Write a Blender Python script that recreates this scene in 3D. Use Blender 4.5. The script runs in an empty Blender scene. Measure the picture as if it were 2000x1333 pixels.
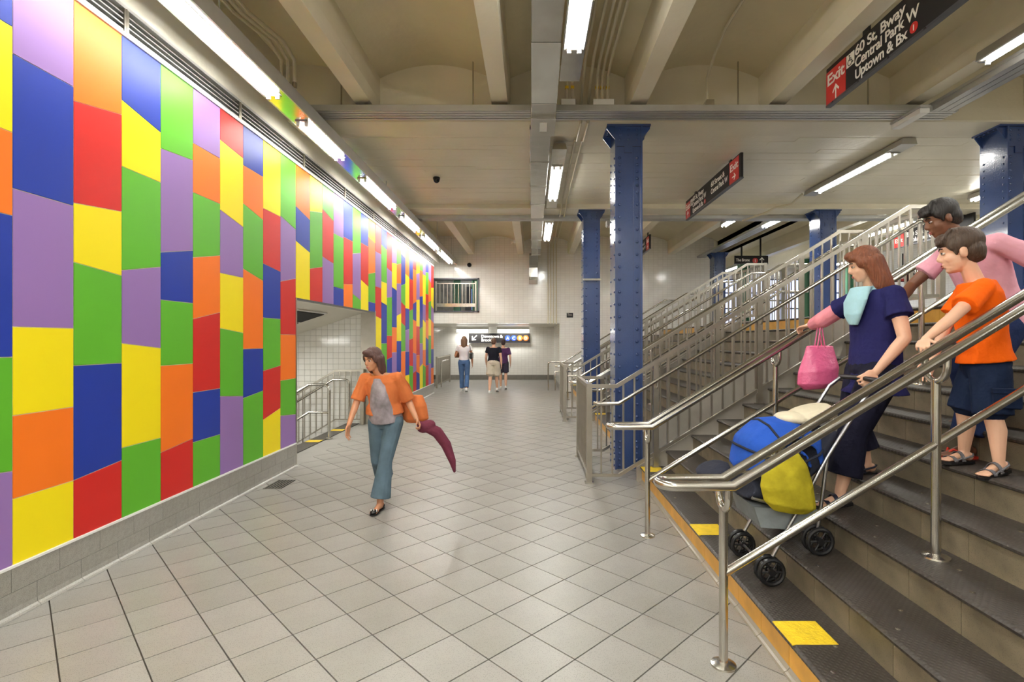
import bpy, bmesh, math, random
from mathutils import Vector, Matrix
random.seed(7)
R = math.radians
C = bpy.context.scene.collection
SC = bpy.context.scene

# ------------------------------------------------------------------ camera, world, exposure
cam_d = bpy.data.cameras.new('camera'); cam = bpy.data.objects.new('camera', cam_d); C.objects.link(cam)
cam.location = (0, 0, 1.6); cam.rotation_euler = (R(90), 0, 0)
cam_d.sensor_width = 36; cam_d.lens = 1012/2000*36; cam_d.shift_x = -0.02; cam_d.shift_y = -0.0008
cam_d.clip_start = .05; cam_d.clip_end = 200
SC.camera = cam
W = bpy.data.worlds.new('world'); SC.world = W; W.use_nodes = True
W.node_tree.nodes['Background'].inputs[0].default_value = (1, .97, .9, 1)
W.node_tree.nodes['Background'].inputs[1].default_value = .25
SC.view_settings.view_transform = 'Standard'; SC.view_settings.look = 'None'
SC.view_settings.exposure = 0.40; SC.view_settings.gamma = 1; SC.view_settings.use_curve_mapping = False
SC.cycles.use_denoising = True
SC.cycles.max_bounces = 10; SC.cycles.diffuse_bounces = 6; SC.cycles.glossy_bounces = 4
SC.cycles.sample_clamp_indirect = 6
LAMP_W = 17.0          # watts per metre of lamp (area light in each fixture)
TUBE_E = 34.0

# ------------------------------------------------------------------ materials
MATS = {}
def srgb(r, g, b):
    f = lambda c: (c/255/12.92) if c/255 <= .04045 else ((c/255+.055)/1.055)**2.4
    return (f(r), f(g), f(b), 1)
def mat(name, col, rough=.5, metal=0, spec=.5, emit=0, noise=None, bump=None, vary=0, coat=0, sub=None, aniso=0):
    """noise=(scale, amount) mottles the colour; bump=(scale, strength); vary = per-object value change; sub=(scale, size, darken) specks"""
    m = bpy.data.materials.new(name); m.use_nodes = True; nt = m.node_tree; N = nt.nodes; L = nt.links
    b = N['Principled BSDF']
    b.inputs['Base Color'].default_value = col; b.inputs['Roughness'].default_value = rough
    b.inputs['Metallic'].default_value = metal; b.inputs['Specular IOR Level'].default_value = spec
    b.inputs['Coat Weight'].default_value = coat; b.inputs['Coat Roughness'].default_value = .08
    if emit:
        b.inputs['Emission Color'].default_value = col; b.inputs['Emission Strength'].default_value = emit
    tc = N.new('ShaderNodeTexCoord'); src = None
    def mix(a, fac, k):
        mx = N.new('ShaderNodeMix'); mx.data_type = 'RGBA'; mx.blend_type = 'MULTIPLY'
        L.new(fac, mx.inputs[0])
        if a is None: mx.inputs[6].default_value = col
        else: L.new(a, mx.inputs[6])
        mx.inputs[7].default_value = k
        return mx.outputs[2]
    if noise:
        n = N.new('ShaderNodeTexNoise'); n.inputs['Scale'].default_value = noise[0]; n.inputs['Detail'].default_value = 5
        L.new(tc.outputs['Object'], n.inputs['Vector'])
        rp = N.new('ShaderNodeValToRGB'); rp.color_ramp.elements[0].position = .35; rp.color_ramp.elements[1].position = .7
        L.new(n.outputs['Fac'], rp.inputs[0]); k = 1-noise[1]; src = mix(src, rp.outputs[0], (k, k, k*.97, 1))
    if sub:
        n = N.new('ShaderNodeTexVoronoi'); n.inputs['Scale'].default_value = sub[0]
        L.new(tc.outputs['Object'], n.inputs['Vector'])
        rp = N.new('ShaderNodeMath'); rp.operation = 'LESS_THAN'; rp.inputs[1].default_value = sub[1]
        L.new(n.outputs['Distance'], rp.inputs[0]); k = sub[2]; src = mix(src, rp.outputs[0], (k, k, k, 1))
    if vary:
        oi = N.new('ShaderNodeObjectInfo'); k = 1-vary; src = mix(src, oi.outputs['Random'], (k, k, k*.98, 1))
    if src: L.new(src, b.inputs['Base Color'])
    if bump:
        n = N.new('ShaderNodeTexNoise'); n.inputs['Scale'].default_value = bump[0]; n.inputs['Detail'].default_value = 4
        L.new(tc.outputs['Object'], n.inputs['Vector'])
        bp = N.new('ShaderNodeBump'); bp.inputs['Strength'].default_value = bump[1]; bp.inputs['Distance'].default_value = .01
        L.new(n.outputs['Fac'], bp.inputs['Height']); L.new(bp.outputs[0], b.inputs['Normal'])
    MATS[name] = m
    return m
def brick_mat(name, col, grout, w, h, axis, rough=.12, off=0.0, bstr=.35, wob=.12):
    """small glazed tiles too small to build one by one: joints and uneven glaze as relief"""
    m = mat(name, col, rough, spec=.6); nt = m.node_tree; N = nt.nodes; L = nt.links; b = N['Principled BSDF']
    tc = N.new('ShaderNodeTexCoord'); mp = N.new('ShaderNodeMapping')
    mp.inputs['Rotation'].default_value = {'xz': (R(-90), 0, 0), 'yz': (R(-90), 0, R(-90))}[axis] if False else (0, 0, 0)
    sp = N.new('ShaderNodeSeparateXYZ'); cb = N.new('ShaderNodeCombineXYZ')
    L.new(tc.outputs['Object'], sp.inputs[0]); L.new(sp.outputs[0 if axis == 'xz' else 1], cb.inputs[0]); L.new(sp.outputs[2], cb.inputs[1])
    br = N.new('ShaderNodeTexBrick'); br.offset = off; br.inputs['Scale'].default_value = 1
    br.inputs['Brick Width'].default_value = w; br.inputs['Row Height'].default_value = h
    br.inputs['Mortar Size'].default_value = .0022; br.inputs['Mortar Smooth'].default_value = .2
    br.inputs['Color1'].default_value = col; br.inputs['Color2'].default_value = tuple(c*.95 for c in col[:3])+(1,)
    br.inputs['Mortar'].default_value = grout
    L.new(cb.outputs[0], br.inputs['Vector']); L.new(br.outputs['Color'], b.inputs['Base Color'])
    n = N.new('ShaderNodeTexNoise'); n.inputs['Scale'].default_value = 9; L.new(tc.outputs['Object'], n.inputs['Vector'])
    ad = N.new('ShaderNodeMath'); ad.operation = 'MULTIPLY_ADD'; L.new(n.outputs['Fac'], ad.inputs[0]); ad.inputs[1].default_value = wob*4
    sb = N.new('ShaderNodeMath'); sb.operation = 'SUBTRACT'; sb.inputs[0].default_value = 1; L.new(br.outputs['Fac'], sb.inputs[1])
    L.new(sb.outputs[0], ad.inputs[2])
    bp = N.new('ShaderNodeBump'); bp.inputs['Strength'].default_value = bstr; bp.inputs['Distance'].default_value = .004
    L.new(ad.outputs[0], bp.inputs['Height']); L.new(bp.outputs[0], b.inputs['Normal'])
    return m

floor_tile_m = mat('floor_tile', srgb(152, 149, 144), .36, noise=(2.2, .13), sub=(150, .28, .66), vary=.1, spec=.45)
grout_m = mat('grout', srgb(84, 77, 68), .85)
granite_m = mat('base_tile', srgb(160, 157, 150), .3, sub=(190, .3, .6), noise=(40, .12), vary=.07)
cove_m = mat('cove_tile', srgb(138, 130, 116), .3, sub=(200, .25, .75), vary=.06)
MUR = {'red': mat('mural_red', srgb(198, 40, 34), .42, spec=.22), 'orange': mat('mural_orange', srgb(240, 118, 30), .42, spec=.22),
       'yellow': mat('mural_yellow', srgb(244, 222, 20), .42, spec=.22), 'green': mat('mural_green', srgb(92, 170, 42), .42, spec=.22),
       'blue': mat('mural_blue', srgb(34, 56, 150), .42, spec=.22), 'purple': mat('mural_purple', srgb(146, 112, 172), .42, spec=.22)}
joint_m = mat('mural_joint', srgb(225, 215, 190), .6)
steel_m = mat('stainless_steel', srgb(202, 198, 190), .22, 1, noise=(14, .1))
steel_sq = mat('brushed_stainless', srgb(184, 178, 167), .34, 1, noise=(9, .1))
galv_m = mat('sheet_metal', srgb(196, 193, 186), .22, 1, noise=(5, .12), bump=(6, .2))
tray_m = mat('aluminium_tray', srgb(196, 195, 192), .42, .6, noise=(6, .08))
dark_m = mat('dark_gap', srgb(22, 21, 20), .8)
blue_m = mat('blue_paint', srgb(50, 72, 122), .16, spec=.7, noise=(3, .12), bump=(60, .16), coat=.4)
ceil_m = mat('cream_ceiling_paint', srgb(232, 224, 202), .32, noise=(1.3, .09), bump=(16, .3))
beam_m = mat('cream_beam_paint', srgb(230, 222, 200), .35, noise=(1.6, .1), bump=(22, .22))
vault_m = mat('cream_vault_paint', srgb(224, 213, 180), .4, noise=(1.2, .12), bump=(14, .35))
upper_m = mat('cream_wall_paint', srgb(226, 221, 206), .35, noise=(1.6, .08), bump=(10, .3))
wall_tile_m = brick_mat('white_wall_tile', srgb(243, 241, 234), srgb(205, 200, 190), .15, .075, 'xz', off=.0)
wall_tile_y = brick_mat('white_wall_tile_side', srgb(243, 241, 234), srgb(205, 200, 190), .15, .075, 'yz', off=.0)
white_tile_m = mat('white_glazed_tile', srgb(240, 238, 232), .12, spec=.6, vary=.05)
tile_grout_m = mat('tile_joint', srgb(165, 160, 150), .8)
greybase_m = mat('grey_tile_base', srgb(128, 124, 116), .35, vary=.08, noise=(8, .1))
riser_m = mat('riser_tile', srgb(132, 120, 99), .45, noise=(7, .4), sub=(160, .28, .7), vary=.14)
yellow_tile_m = mat('yellow_riser_tile', srgb(226, 168, 66), .35, noise=(9, .2), vary=.1)
yellow_paint_m = mat('yellow_paint', srgb(236, 200, 40), .5, noise=(20, .2), bump=(70, .5))
stringer_m = mat('stringer_concrete', srgb(168, 162, 152), .5, noise=(3, .16), bump=(12, .2))
green_m = mat('green_paint', srgb(70, 120, 90), .3, bump=(30, .15))
white_m = mat('white_enamel', srgb(240, 240, 236), .3)
sign_m = mat('sign_black', srgb(38, 36, 36), .55, spec=.25)
signed_m = mat('sign_grey_edge', srgb(90, 90, 96), .35, .5)
signred_m = mat('sign_red', srgb(196, 44, 40), .35)
ink_m = mat('sign_white', srgb(244, 240, 232), .4)
blue_dot_m = mat('sign_blue', srgb(36, 70, 170), .35); orange_dot_m = mat('sign_orange', srgb(232, 110, 34), .35)
tube_m = mat('lamp_tube', (1, .99, .95, 1), .4, emit=TUBE_E)
black_m = mat('black_plastic', srgb(24, 24, 26), .3)
pipe_m = mat('cream_pipe_paint', srgb(212, 204, 178), .3)
# ribbed rubber tread: lines and diamond relief
def tread_mat():
    m = mat('stair_tread', srgb(62, 56, 51), .42, noise=(5, .3), sub=(110, .12, 1.9), spec=.5); nt = m.node_tree; N = nt.nodes; L = nt.links
    b = N['Principled BSDF']; tc = N.new('ShaderNodeTexCoord'); hs = []
    for ang in (45, -45):
        mp = N.new('ShaderNodeMapping'); mp.inputs['Rotation'].default_value = (0, 0, R(ang)); L.new(tc.outputs['Object'], mp.inputs[0])
        w = N.new('ShaderNodeTexWave'); w.inputs['Scale'].default_value = 14; L.new(mp.outputs[0], w.inputs[0]); hs.append(w)
    mx = N.new('ShaderNodeMath'); mx.operation = 'MINIMUM'; L.new(hs[0].outputs['Fac'], mx.inputs[0]); L.new(hs[1].outputs['Fac'], mx.inputs[1])
    bp = N.new('ShaderNodeBump'); bp.inputs['Strength'].default_value = .35; bp.inputs['Distance'].default_value = .004
    L.new(mx.outputs[0], bp.inputs['Height']); L.new(bp.outputs[0], b.inputs['Normal']); return m
tread_m = tread_mat()

# ------------------------------------------------------------------ geometry helpers
class MB:
    def __init__(s): s.v = []; s.f = []; s.mi = []
    def add(s, vs, fs, mi=0):
        o = len(s.v); s.v += [tuple(v) for v in vs]; s.f += [tuple(i+o for i in f) for f in fs]; s.mi += [mi]*len(fs); return s
    def box(s, x0, y0, z0, x1, y1, z1, mi=0, bev=0):
        if bev:
            b = bev; P = []
            for z, k in ((z0, 1), (z0+b, 0), (z1-b, 0), (z1, 1)):
                i = b if k else 0
                P += [(x0+i, y0+i, z), (x1-i, y0+i, z), (x1-i, y1-i, z), (x0+i, y1-i, z)]
            F = [(3, 2, 1, 0), (12, 13, 14, 15)]
            for r in range(3):
                for q in range(4): F.append((r*4+q, r*4+(q+1) % 4, r*4+4+(q+1) % 4, r*4+4+q))
            return s.add(P, F, mi)
        return s.add([(x0, y0, z0), (x1, y0, z0), (x1, y1, z0), (x0, y1, z0), (x0, y0, z1), (x1, y0, z1), (x1, y1, z1), (x0, y1, z1)],
                     [(3, 2, 1, 0), (4, 5, 6, 7), (0, 1, 5, 4), (1, 2, 6, 5), (2, 3, 7, 6), (3, 0, 4, 7)], mi)
    def prism(s, pts, ax, a0, a1, mi=0):
        """polygon pts in the plane across axis ax ('x','y','z'), extruded a0..a1"""
        def mk(p, a): return {'x': (a, p[0], p[1]), 'y': (p[0], a, p[1]), 'z': (p[0], p[1], a)}[ax]
        n = len(pts); vs = [mk(p, a0) for p in pts]+[mk(p, a1) for p in pts]
        return s.add(vs, [tuple(range(n))[::-1], tuple(range(n, 2*n))]+[(i, (i+1) % n, n+(i+1) % n, n+i) for i in range(n)], mi)
    def tube(s, pts, r, n=10, mi=0, square=False, closed=False):
        pts = [Vector(p) for p in pts]; rings = []; m = len(pts)
        prev = None
        for i, p in enumerate(pts):
            if closed: a = (pts[i]-pts[i-1]).normalized(); b = (pts[(i+1) % m]-pts[i]).normalized()
            else:
                a = (pts[i]-pts[i-1]).normalized() if i else (pts[1]-pts[0]).normalized()
                b = (pts[i+1]-pts[i]).normalized() if i < m-1 else a
            t = (a+b).normalized() if (a+b).length > 1e-6 else a
            k = 1/max(.35, math.cos(a.angle(b)/2)) if a.length and b.length else 1
            if prev is None:
                up = Vector((0, 0, 1)) if abs(t.z) < .9 else Vector((1, 0, 0))
                u = t.cross(up).normalized()
            else:
                u = (prev-t*prev.dot(t)).normalized()
            prev = u; w = t.cross(u); bend = (b-a); bn = (bend-t*bend.dot(t)).normalized() if bend.length > 1e-4 else None
            ring = []
            for q in range(n):
                an = 2*math.pi*(q+(.5 if square else 0))/n; d = (u*math.cos(an)+w*math.sin(an))*r*(1.414 if square else 1)
                if bn is not None: d += bn*d.dot(bn)*(k-1)
                ring.append(p+d)
            rings.append(ring)
        vs = [v for rg in rings for v in rg]; fs = []
        M = m if closed else m-1
        for i in range(M):
            j = (i+1) % m
            for q in range(n): fs.append((i*n+q, i*n+(q+1) % n, j*n+(q+1) % n, j*n+q))
        if not closed: fs += [tuple(range(n)), tuple(range((m-1)*n, m*n))[::-1]]
        return s.add(vs, fs, mi)
    def loft(s, rings, n=14, mi=0):
        """rings: (centre, axis_a vector, axis_b vector)"""
        vs = []; m = len(rings)
        for c, a, b in rings:
            c, a, b = Vector(c), Vector(a), Vector(b)
            for q in range(n):
                an = 2*math.pi*q/n; vs.append(c+a*math.cos(an)+b*math.sin(an))
        fs = [(i*n+q, i*n+(q+1) % n, (i+1)*n+(q+1) % n, (i+1)*n+q) for i in range(m-1) for q in range(n)]
        return s.add(vs, fs+[tuple(range(n))[::-1], tuple(range((m-1)*n, m*n))], mi)
    def ell(s, c, ax, n=10, mi=0):
        """ellipsoid; ax = three half-axis vectors"""
        c = Vector(c); a, b, d = [Vector(q) for q in ax]; vs = [c-d]; k = n//2+1
        for i in range(1, k):
            th = math.pi*i/k
            for q in range(n):
                an = 2*math.pi*q/n; vs.append(c+(a*math.cos(an)+b*math.sin(an))*math.sin(th)-d*math.cos(th))
        vs.append(c+d); fs = []
        for q in range(n):
            fs.append((0, 1+(q+1) % n, 1+q)); e = 1+(k-2)*n
            fs.append((e+q, e+(q+1) % n, len(vs)-1))
            for i in range(k-2): fs.append((1+i*n+q, 1+i*n+(q+1) % n, 1+(i+1)*n+(q+1) % n, 1+(i+1)*n+q))
        return s.add(vs, fs, mi)
    def ball(s, c, r, n=10, mi=0): return s.ell(c, ((r, 0, 0), (0, r, 0), (0, 0, r)), n, mi)
    def cap(s, p, rp, q, rq, n=10, mi=0):
        """tapered capsule"""
        p, q = Vector(p), Vector(q); s.tube2(p, rp, q, rq, n, mi); s.ball(p, rp, n, mi); return s.ball(q, rq, n, mi)
    def tube2(s, p, rp, q, rq, n=10, mi=0):
        t = (q-p).normalized(); up = Vector((0, 0, 1)) if abs(t.z) < .9 else Vector((1, 0, 0)); u = t.cross(up).normalized(); w = t.cross(u)
        return s.loft([(p, u*rp, w*rp), (q, u*rq, w*rq)], n, mi)
    def cyl(s, p, q, r, n=16, mi=0): return s.tube2(Vector(p), r, Vector(q), r, n, mi)
    def mesh(s, name, mats, smooth=False):
        me = bpy.data.meshes.new(name); me.from_pydata(s.v, [], s.f)
        for m in (mats if isinstance(mats, (list, tuple)) else [mats]): me.materials.append(m)
        me.polygons.foreach_set('material_index', s.mi)
        bm = bmesh.new(); bm.from_mesh(me); bmesh.ops.recalc_face_normals(bm, faces=bm.faces); bm.to_mesh(me); bm.free()
        if smooth:
            me.polygons.foreach_set('use_smooth', [True]*len(me.polygons))
            if smooth != 'all': me.set_sharp_from_angle(angle=R(40))
        return me
    def build(s, name, mats, parent=None, smooth=False, loc=None):
        return put(name, s.mesh(name, mats, smooth), parent, loc)
def put(name, me, parent=None, loc=None, rot=None):
    o = bpy.data.objects.new(name, me); C.objects.link(o)
    if parent: o.parent = parent
    if loc is not None: o.location = loc
    if rot is not None: o.rotation_euler = rot
    return o
def tag(o, label=None, cat=None, group=None, kind=None):
    if label: o['label'] = label
    if cat: o['category'] = cat
    if group: o['group'] = group
    if kind: o['kind'] = kind
    return o
def thing(name, label, cat, loc=(0, 0, 0), rot=None, group=None):
    return tag(put(name, None, None, loc, rot), label, cat, group)
def struct(o, label=None): return tag(o, label, kind='structure')
def copy_tree(o, parent=None, loc=None, label=None):
    c = o.copy(); C.objects.link(c); c.parent = parent
    if loc is not None: c.location = loc
    if label: c['label'] = label
    for ch in list(o.children): copy_tree(ch, c)
    return c
def remeshed(mb, name, mats, voxel, smooth=3, parent=None):
    """union of the overlapping volumes into one continuous skin"""
    me = mb.mesh(name, mats); o = bpy.data.objects.new(name, me); C.objects.link(o)
    md = o.modifiers.new('r', 'REMESH'); md.mode = 'VOXEL'; md.voxel_size = voxel
    if smooth:
        sm = o.modifiers.new('s', 'SMOOTH'); sm.factor = .6; sm.iterations = smooth
    dg = bpy.context.evaluated_depsgraph_get(); dg.update()
    nm = bpy.data.meshes.new_from_object(o.evaluated_get(dg), depsgraph=dg)
    bpy.data.objects.remove(o); nm.name = name
    nm.materials.clear(); nm.materials.append(mats)
    nm.polygons.foreach_set('material_index', [0]*len(nm.polygons)); nm.polygons.foreach_set('use_smooth', [True]*len(nm.polygons))
    return put(name, nm, parent)
def lettering(body, size, x, z, parent, m=None, y=-.004, bold=.012, w=None, name='lettering', align='LEFT'):
    """flat print in a sign's own frame: x right, z up, y into the board"""
    cu = bpy.data.curves.new(name, 'FONT'); cu.body = body; cu.size = size; cu.extrude = .0008; cu.offset = bold*size; cu.align_x = align
    cu.space_character = .95
    t = bpy.data.objects.new(name, cu); C.objects.link(t); dg = bpy.context.evaluated_depsgraph_get(); dg.update()
    me = bpy.data.meshes.new_from_object(t.evaluated_get(dg)); bpy.data.objects.remove(t); me.materials.clear(); me.materials.append(m or ink_m)
    o = put(name, me, parent, (x, y, z), (R(90), 0, 0))
    if w:
        xs = [v.co.x for v in me.vertices]; k = w/(max(xs)-min(xs)); o.scale = (k, 1, 1)
    return o

# ------------------------------------------------------------------ FLOOR: diamond-laid tiles
def clip(poly, x0, x1, y0, y1):
    for ax, lim, sg in ((0, x0, 1), (0, x1, -1), (1, y0, 1), (1, y1, -1)):
        out = []
        for i in range(len(poly)):
            a, b = poly[i-1], poly[i]; ia = (a[ax]-lim)*sg >= 0; ib = (b[ax]-lim)*sg >= 0
            if ia != ib:
                t = (lim-a[ax])/(b[ax]-a[ax]); out.append((a[0]+t*(b[0]-a[0]), a[1]+t*(b[1]-a[1])))
            if ib: out.append(b)
        poly = out
        if not poly: return []
    return poly
floor = MB().box(-3.3, -8, -.2, 9.6, 16.2, -.012).box(-7.6, 15.74, -.2, .87, 21.1, -.012).build('floor', grout_m); struct(floor, 'grey speckled floor tiles laid as diamonds')
S = .3057; OX, OY = -.0037, 3.244; g = .0036; h = S/2*math.sqrt(2)-g*1.414
cands = []
for i in range(-90, 90):
    for j in range(-90, 90):
        cx = OX+S*(i+j+1)*.70711; cy = OY+S*(j-i)*.70711
        # tile i,j occupies lattice cell; centre half a diagonal on
        if -3.4 < cx < 4.1 and 1.0 < cy < 21.2 and (cx < 1.5 or 5.7 < cy < 7.3 or 10.1 < cy < 11.6): cands.append((cy, cx))
    pass
cands.sort()
full = MB().prism([(h, 0), (0, h), (-h, 0), (0, -h)], 'z', -.012, 0).mesh('floor_tile', floor_tile_m)
rest = MB(); n_t = 0
for cy, cx in cands:
    gaps = ()
    if cx > 1.1 and (5.7 < cy < 7.3 or 10.1 < cy < 11.6): gaps = ((1.303, 3.9, 5.935, 6.995) if cy < 8 else (1.303, 3.9, 10.305, 11.395),)
    gaps += ((-3.01, 1.30, 1.0, 15.74),) if cy < 15.5 else ((-3.01, 1.30, 1.0, 15.738), (-3.95, .86, 15.742, 20.98))
    for gi, (x0, x1, y0, y1) in enumerate(gaps):
        sq = [(cx+h, cy), (cx, cy+h), (cx-h, cy), (cx, cy-h)]
        pl = clip(sq, x0, x1, y0, y1)
        if len(pl) < 3: continue
        ar = abs(sum(pl[k-1][0]*pl[k][1]-pl[k][0]*pl[k-1][1] for k in range(len(pl))))/2
        if ar < .0008: continue
        vis = cy > 2.3 and (cx-.15)/cy > -1.06
        if vis and n_t < 300:
            n_t += 1
            if abs(ar-2*h*h) < 1e-5: put('floor_tile', full, floor, (cx, cy, random.uniform(-.0006, 0)))
            else: MB().prism([(p[0]-cx, p[1]-cy) for p in pl], 'z', -.012, 0).build('floor_tile', floor_tile_m, floor, loc=(cx, cy, 0))
        else: rest.prism(pl, 'z', -.012, 0)
for x in (-3.9, ):
    rest.box(-7.5, 15.9, -.012, -3.96, 20.98, 0)
tag(rest.build('distant_floor_tiles', floor_tile_m, floor), kind='stuff')

# ------------------------------------------------------------------ LEFT WALL with mural, opening and louvre band
WX = -3.0
wl = MB()
wl.box(WX-.25, -8, -.2, WX-.03, 6.57, 3.83).box(WX-.25, 6.57, 2.13, WX-.03, 9.89, 3.83).box(WX-.25, 9.89, -.2, WX-.03, 15.72, 3.83)
wl.box(WX-.25, -8, 3.83, WX-.16, 15.72, 4.06).box(WX-.25, -8, 4.06, WX, 16.7, 5.1)
struct(wl.build('wall_left', upper_m))
mural = thing('mural', 'long wall mural of bright colour blocks above the grey tile base', 'mural', (WX, 0, 0))
put_cols = ['red', 'orange', 'yellow', 'green', 'blue', 'purple']
MB().box(-.03, 1.4, .3, -.003, 6.565, 3.83).box(-.03, 6.57, 2.135, -.003, 9.885, 3.83).box(-.03, 9.895, .3, -.003, 15.72, 3.83).build('mural_backing', joint_m, mural)
def bands(y0, y1, z0, z1, w, last):
    y = y0; n = max(1, round((y1-y0)/w)); ww = (y1-y0)/n
    for c in range(n):
        ya, yb = y0+c*ww, y0+(c+1)*ww; z = z0-random.uniform(0, .3); new = []; prevc = None; sl = 0
        while z < z1:
            zt = z+random.uniform(.42, .85); sl2 = random.choice((0, 0, .04, -.04, .08, -.08))
            if zt > z1-.2: zt = z1; sl2 = 0
            lo = max(z, z0); la, lb = (lo-sl/2, lo+sl/2) if z > z0 else (z0, z0); ta, tb = zt-sl2/2, zt+sl2/2
            near = [k for (a, b, k) in last if a < zt and b > lo]
            opts = [k for k in put_cols if k != prevc and k not in near] or [k for k in put_cols if k != prevc]
            k = random.choice(opts); prevc = k; new.append((lo, zt, k))
            e = .0028
            if zt-lo > .03:
                MB().prism([(ya+e, max(la, z0)+e), (yb-e, max(lb, z0)+e), (yb-e, min(tb, z1)-e), (ya+e, min(ta, z1)-e)], 'x', -.0028, .0012).build('panel', MUR[k], mural)
            z = zt; sl = sl2
            if zt >= z1: break
        last = new
    return last
l = bands(1.4, 6.565, .3, 3.83, .40, [])
l = bands(6.57, 9.885, 2.135, 3.83, .40, l)
bands(9.895, 15.72, .3, 3.83, .39, l)
# mural edge trim
struct(MB().box(WX-.01, -4, .285, WX+.012, 6.57, .3).box(WX-.01, 9.9, .285, WX+.012, 15.74, .3).build('trim_1', white_m), 'thin white strip under the mural')
# grey tile base, two courses with cove
bb = MB().box(WX-.03, -4, -.05, WX-.004, 6.565, .285).box(WX-.03, 9.9, -.05, WX-.004, 15.74, .285).build('baseboard_left', grout_m); struct(bb, 'grey speckled two course tile base under the mural')
tl = MB().box(0, .0015, 0, .012, .3035, .1355).mesh('base_tile', granite_m)
tl2 = MB().prism([(0, .0), (.038, .0), (.030, .012), (.016, .022), (.012, .05), (.012, .144), (0, .144)], 'y', .0015, .3035)
tl2 = tl2.mesh('cove_tile', granite_m)
for (ya, yb) in ((1.3, 6.565), (9.9, 15.74)):
    y = ya
    while y < yb-.05:
        L_ = min(.305, yb-y)
        for z, me, off in ((.1475, tl, .15), (.0015, tl2, 0)):
            yy = y+off
            if yy < yb-.02:
                o = put('base_tile', me, bb, (WX-.004, yy, z)); o.scale[1] = min(1, (yb-yy)/.305)
        y += .305
# jambs of the stair opening
struct(MB().box(WX-.25, 6.565, 0, WX+.006, 6.59, 2.135).build('trim_2', steel_sq), 'steel corner strip on the near side of the opening')
struct(MB().box(WX-.27, 9.87, 0, WX+.008, 9.905, 2.16).build('trim_3', steel_sq), 'steel jamb on the far side of the opening')
struct(MB().box(WX-.1, 6.56, 2.125, WX+.004, 9.9, 2.14).build('trim_4', signed_m), 'thin metal edge over the opening')
# louvre band above mural
lv = MB().box(WX-.15, -4, 3.85, WX-.12, 15.72, 4.05).build('trim_5', dark_m); struct(lv, 'dark ventilation slot band above the mural')
MB().box(WX-.02, 1, 3.832, WX+.014, 15.72, 3.862).build('frame', white_m, lv)
MB().box(WX-.02, 1, 4.035, WX+.012, 15.72, 4.06).build('frame', tray_m, lv)
y = -.64; slm = MB().prism([(-.075, .012), (-.07, .018), (.006, -.004), (.006, -.014)], 'y', 0, 1.44).mesh('slat', tray_m)
while y < 15.5:
    for z in (3.885, 3.925, 3.965, 4.005):
        o = put('slat', slm, lv, (WX-.002, y+.025, z)); o.scale[1] = min(1, (15.7-y)/1.47)
    MB().box(WX-.03, y-.022, 3.862, WX+.014, y+.022, 4.035).box(WX-.02, y-.003, 3.86, WX+.018, y+.003, 4.037).build('divider', steel_sq, lv)
    y += 1.485

# ------------------------------------------------------------------ STAIRWELL behind the opening
sw = MB().box(-7, 9.965, -3, WX-.24, 10.1, 2.6).build('wall_stairwell_far', tile_grout_m); struct(sw, 'white square tiled wall inside the stairwell')
t10 = MB().box(.002, 0, .002, .108, .011, .108, bev=.002).mesh('wall_tile', white_tile_m)
k = 0; wrest = MB()
for i in range(14, -1, -1):
    for j in range(20):
        x = -3.28-.11*(i+1); z = 2.02-.11*j
        put('wall_tile', t10, sw, (x, 9.955, z)); k += 1
for i in range(15, 33):
    for j in range(44): wrest.box(-3.28-.11*(i+1)+.002, 9.955, 2.02-.11*j+.002, -3.28-.11*i-.002, 9.966, 2.13-.11*j-.002)
for i in range(15):
    for j in range(20, 44): wrest.box(-3.28-.11*(i+1)+.002, 9.955, 2.02-.11*j+.002, -3.28-.11*i-.002, 9.966, 2.13-.11*j-.002)
tag(wrest.build('lower_wall_tiles', white_tile_m, sw), kind='stuff')
struct(MB().box(-7, 6.3, -3, WX-.25, 6.5, 2.6).build('wall_stairwell_near', wall_tile_m))
struct(MB().box(-7.2, 6.3, -3, -7, 10.1, 2.6).build('wall_stairwell_end', wall_tile_y))
sof = MB().prism([(-3.24, 2.13), (-3.24, 2.4), (-7, 2.4), (-7, .9)], 'y', 6.5, 9.96).build('ceiling_stairwell', upper_m); struct(sof, 'sloping white soffit of the stairwell')
vent = thing('ceiling_vent', 'dark two panel vent grille in the sloping stairwell soffit', 'vent', (-3.9, 8.1, 1.905), (0, R(-18.1), 0))
for k in range(2): MB().box(-.42+k*.45, -1.0, -.02, -.01+k*.45, .55, -.006).build('panel', dark_m, vent)
MB().box(-.46, -1.04, -.008, .48, .6, .004).build('frame', white_m, vent)
st0 = thing('descending_staircase', 'dark stairs with yellow edge marks going down behind the mural wall', 'staircase')
tm = MB().box(-3.36, 6.6, -.03, -3.06, 9.95, 0.004).mesh('tread', tread_m)
MB().box(-3.57, 6.6, -.05, -3.33, 9.95, .006).build('tread', tread_m, st0)
for i in range(1, 9):
    MB().box(-3.55-.28*i, 6.6, -.176*i-.03, -3.27-.28*i, 9.95, -.176*i).build('tread', tread_m, st0)
for i in range(0, 9):
    MB().box(-3.545-.28*i, 6.6, -.176*(i+1), -3.53-.28*i, 9.95, -.176*i-.03).build('riser', riser_m, st0)
for y in (6.62, 8.1, 9.1): MB().box(-3.56, y, .006, -3.34, y+.16, .009).build('edge_mark', yellow_paint_m, st0)
MB().box(-3.33, 6.6, -.2, -3.0, 9.95, -.005).build('landing', floor_tile_m, st0)

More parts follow.
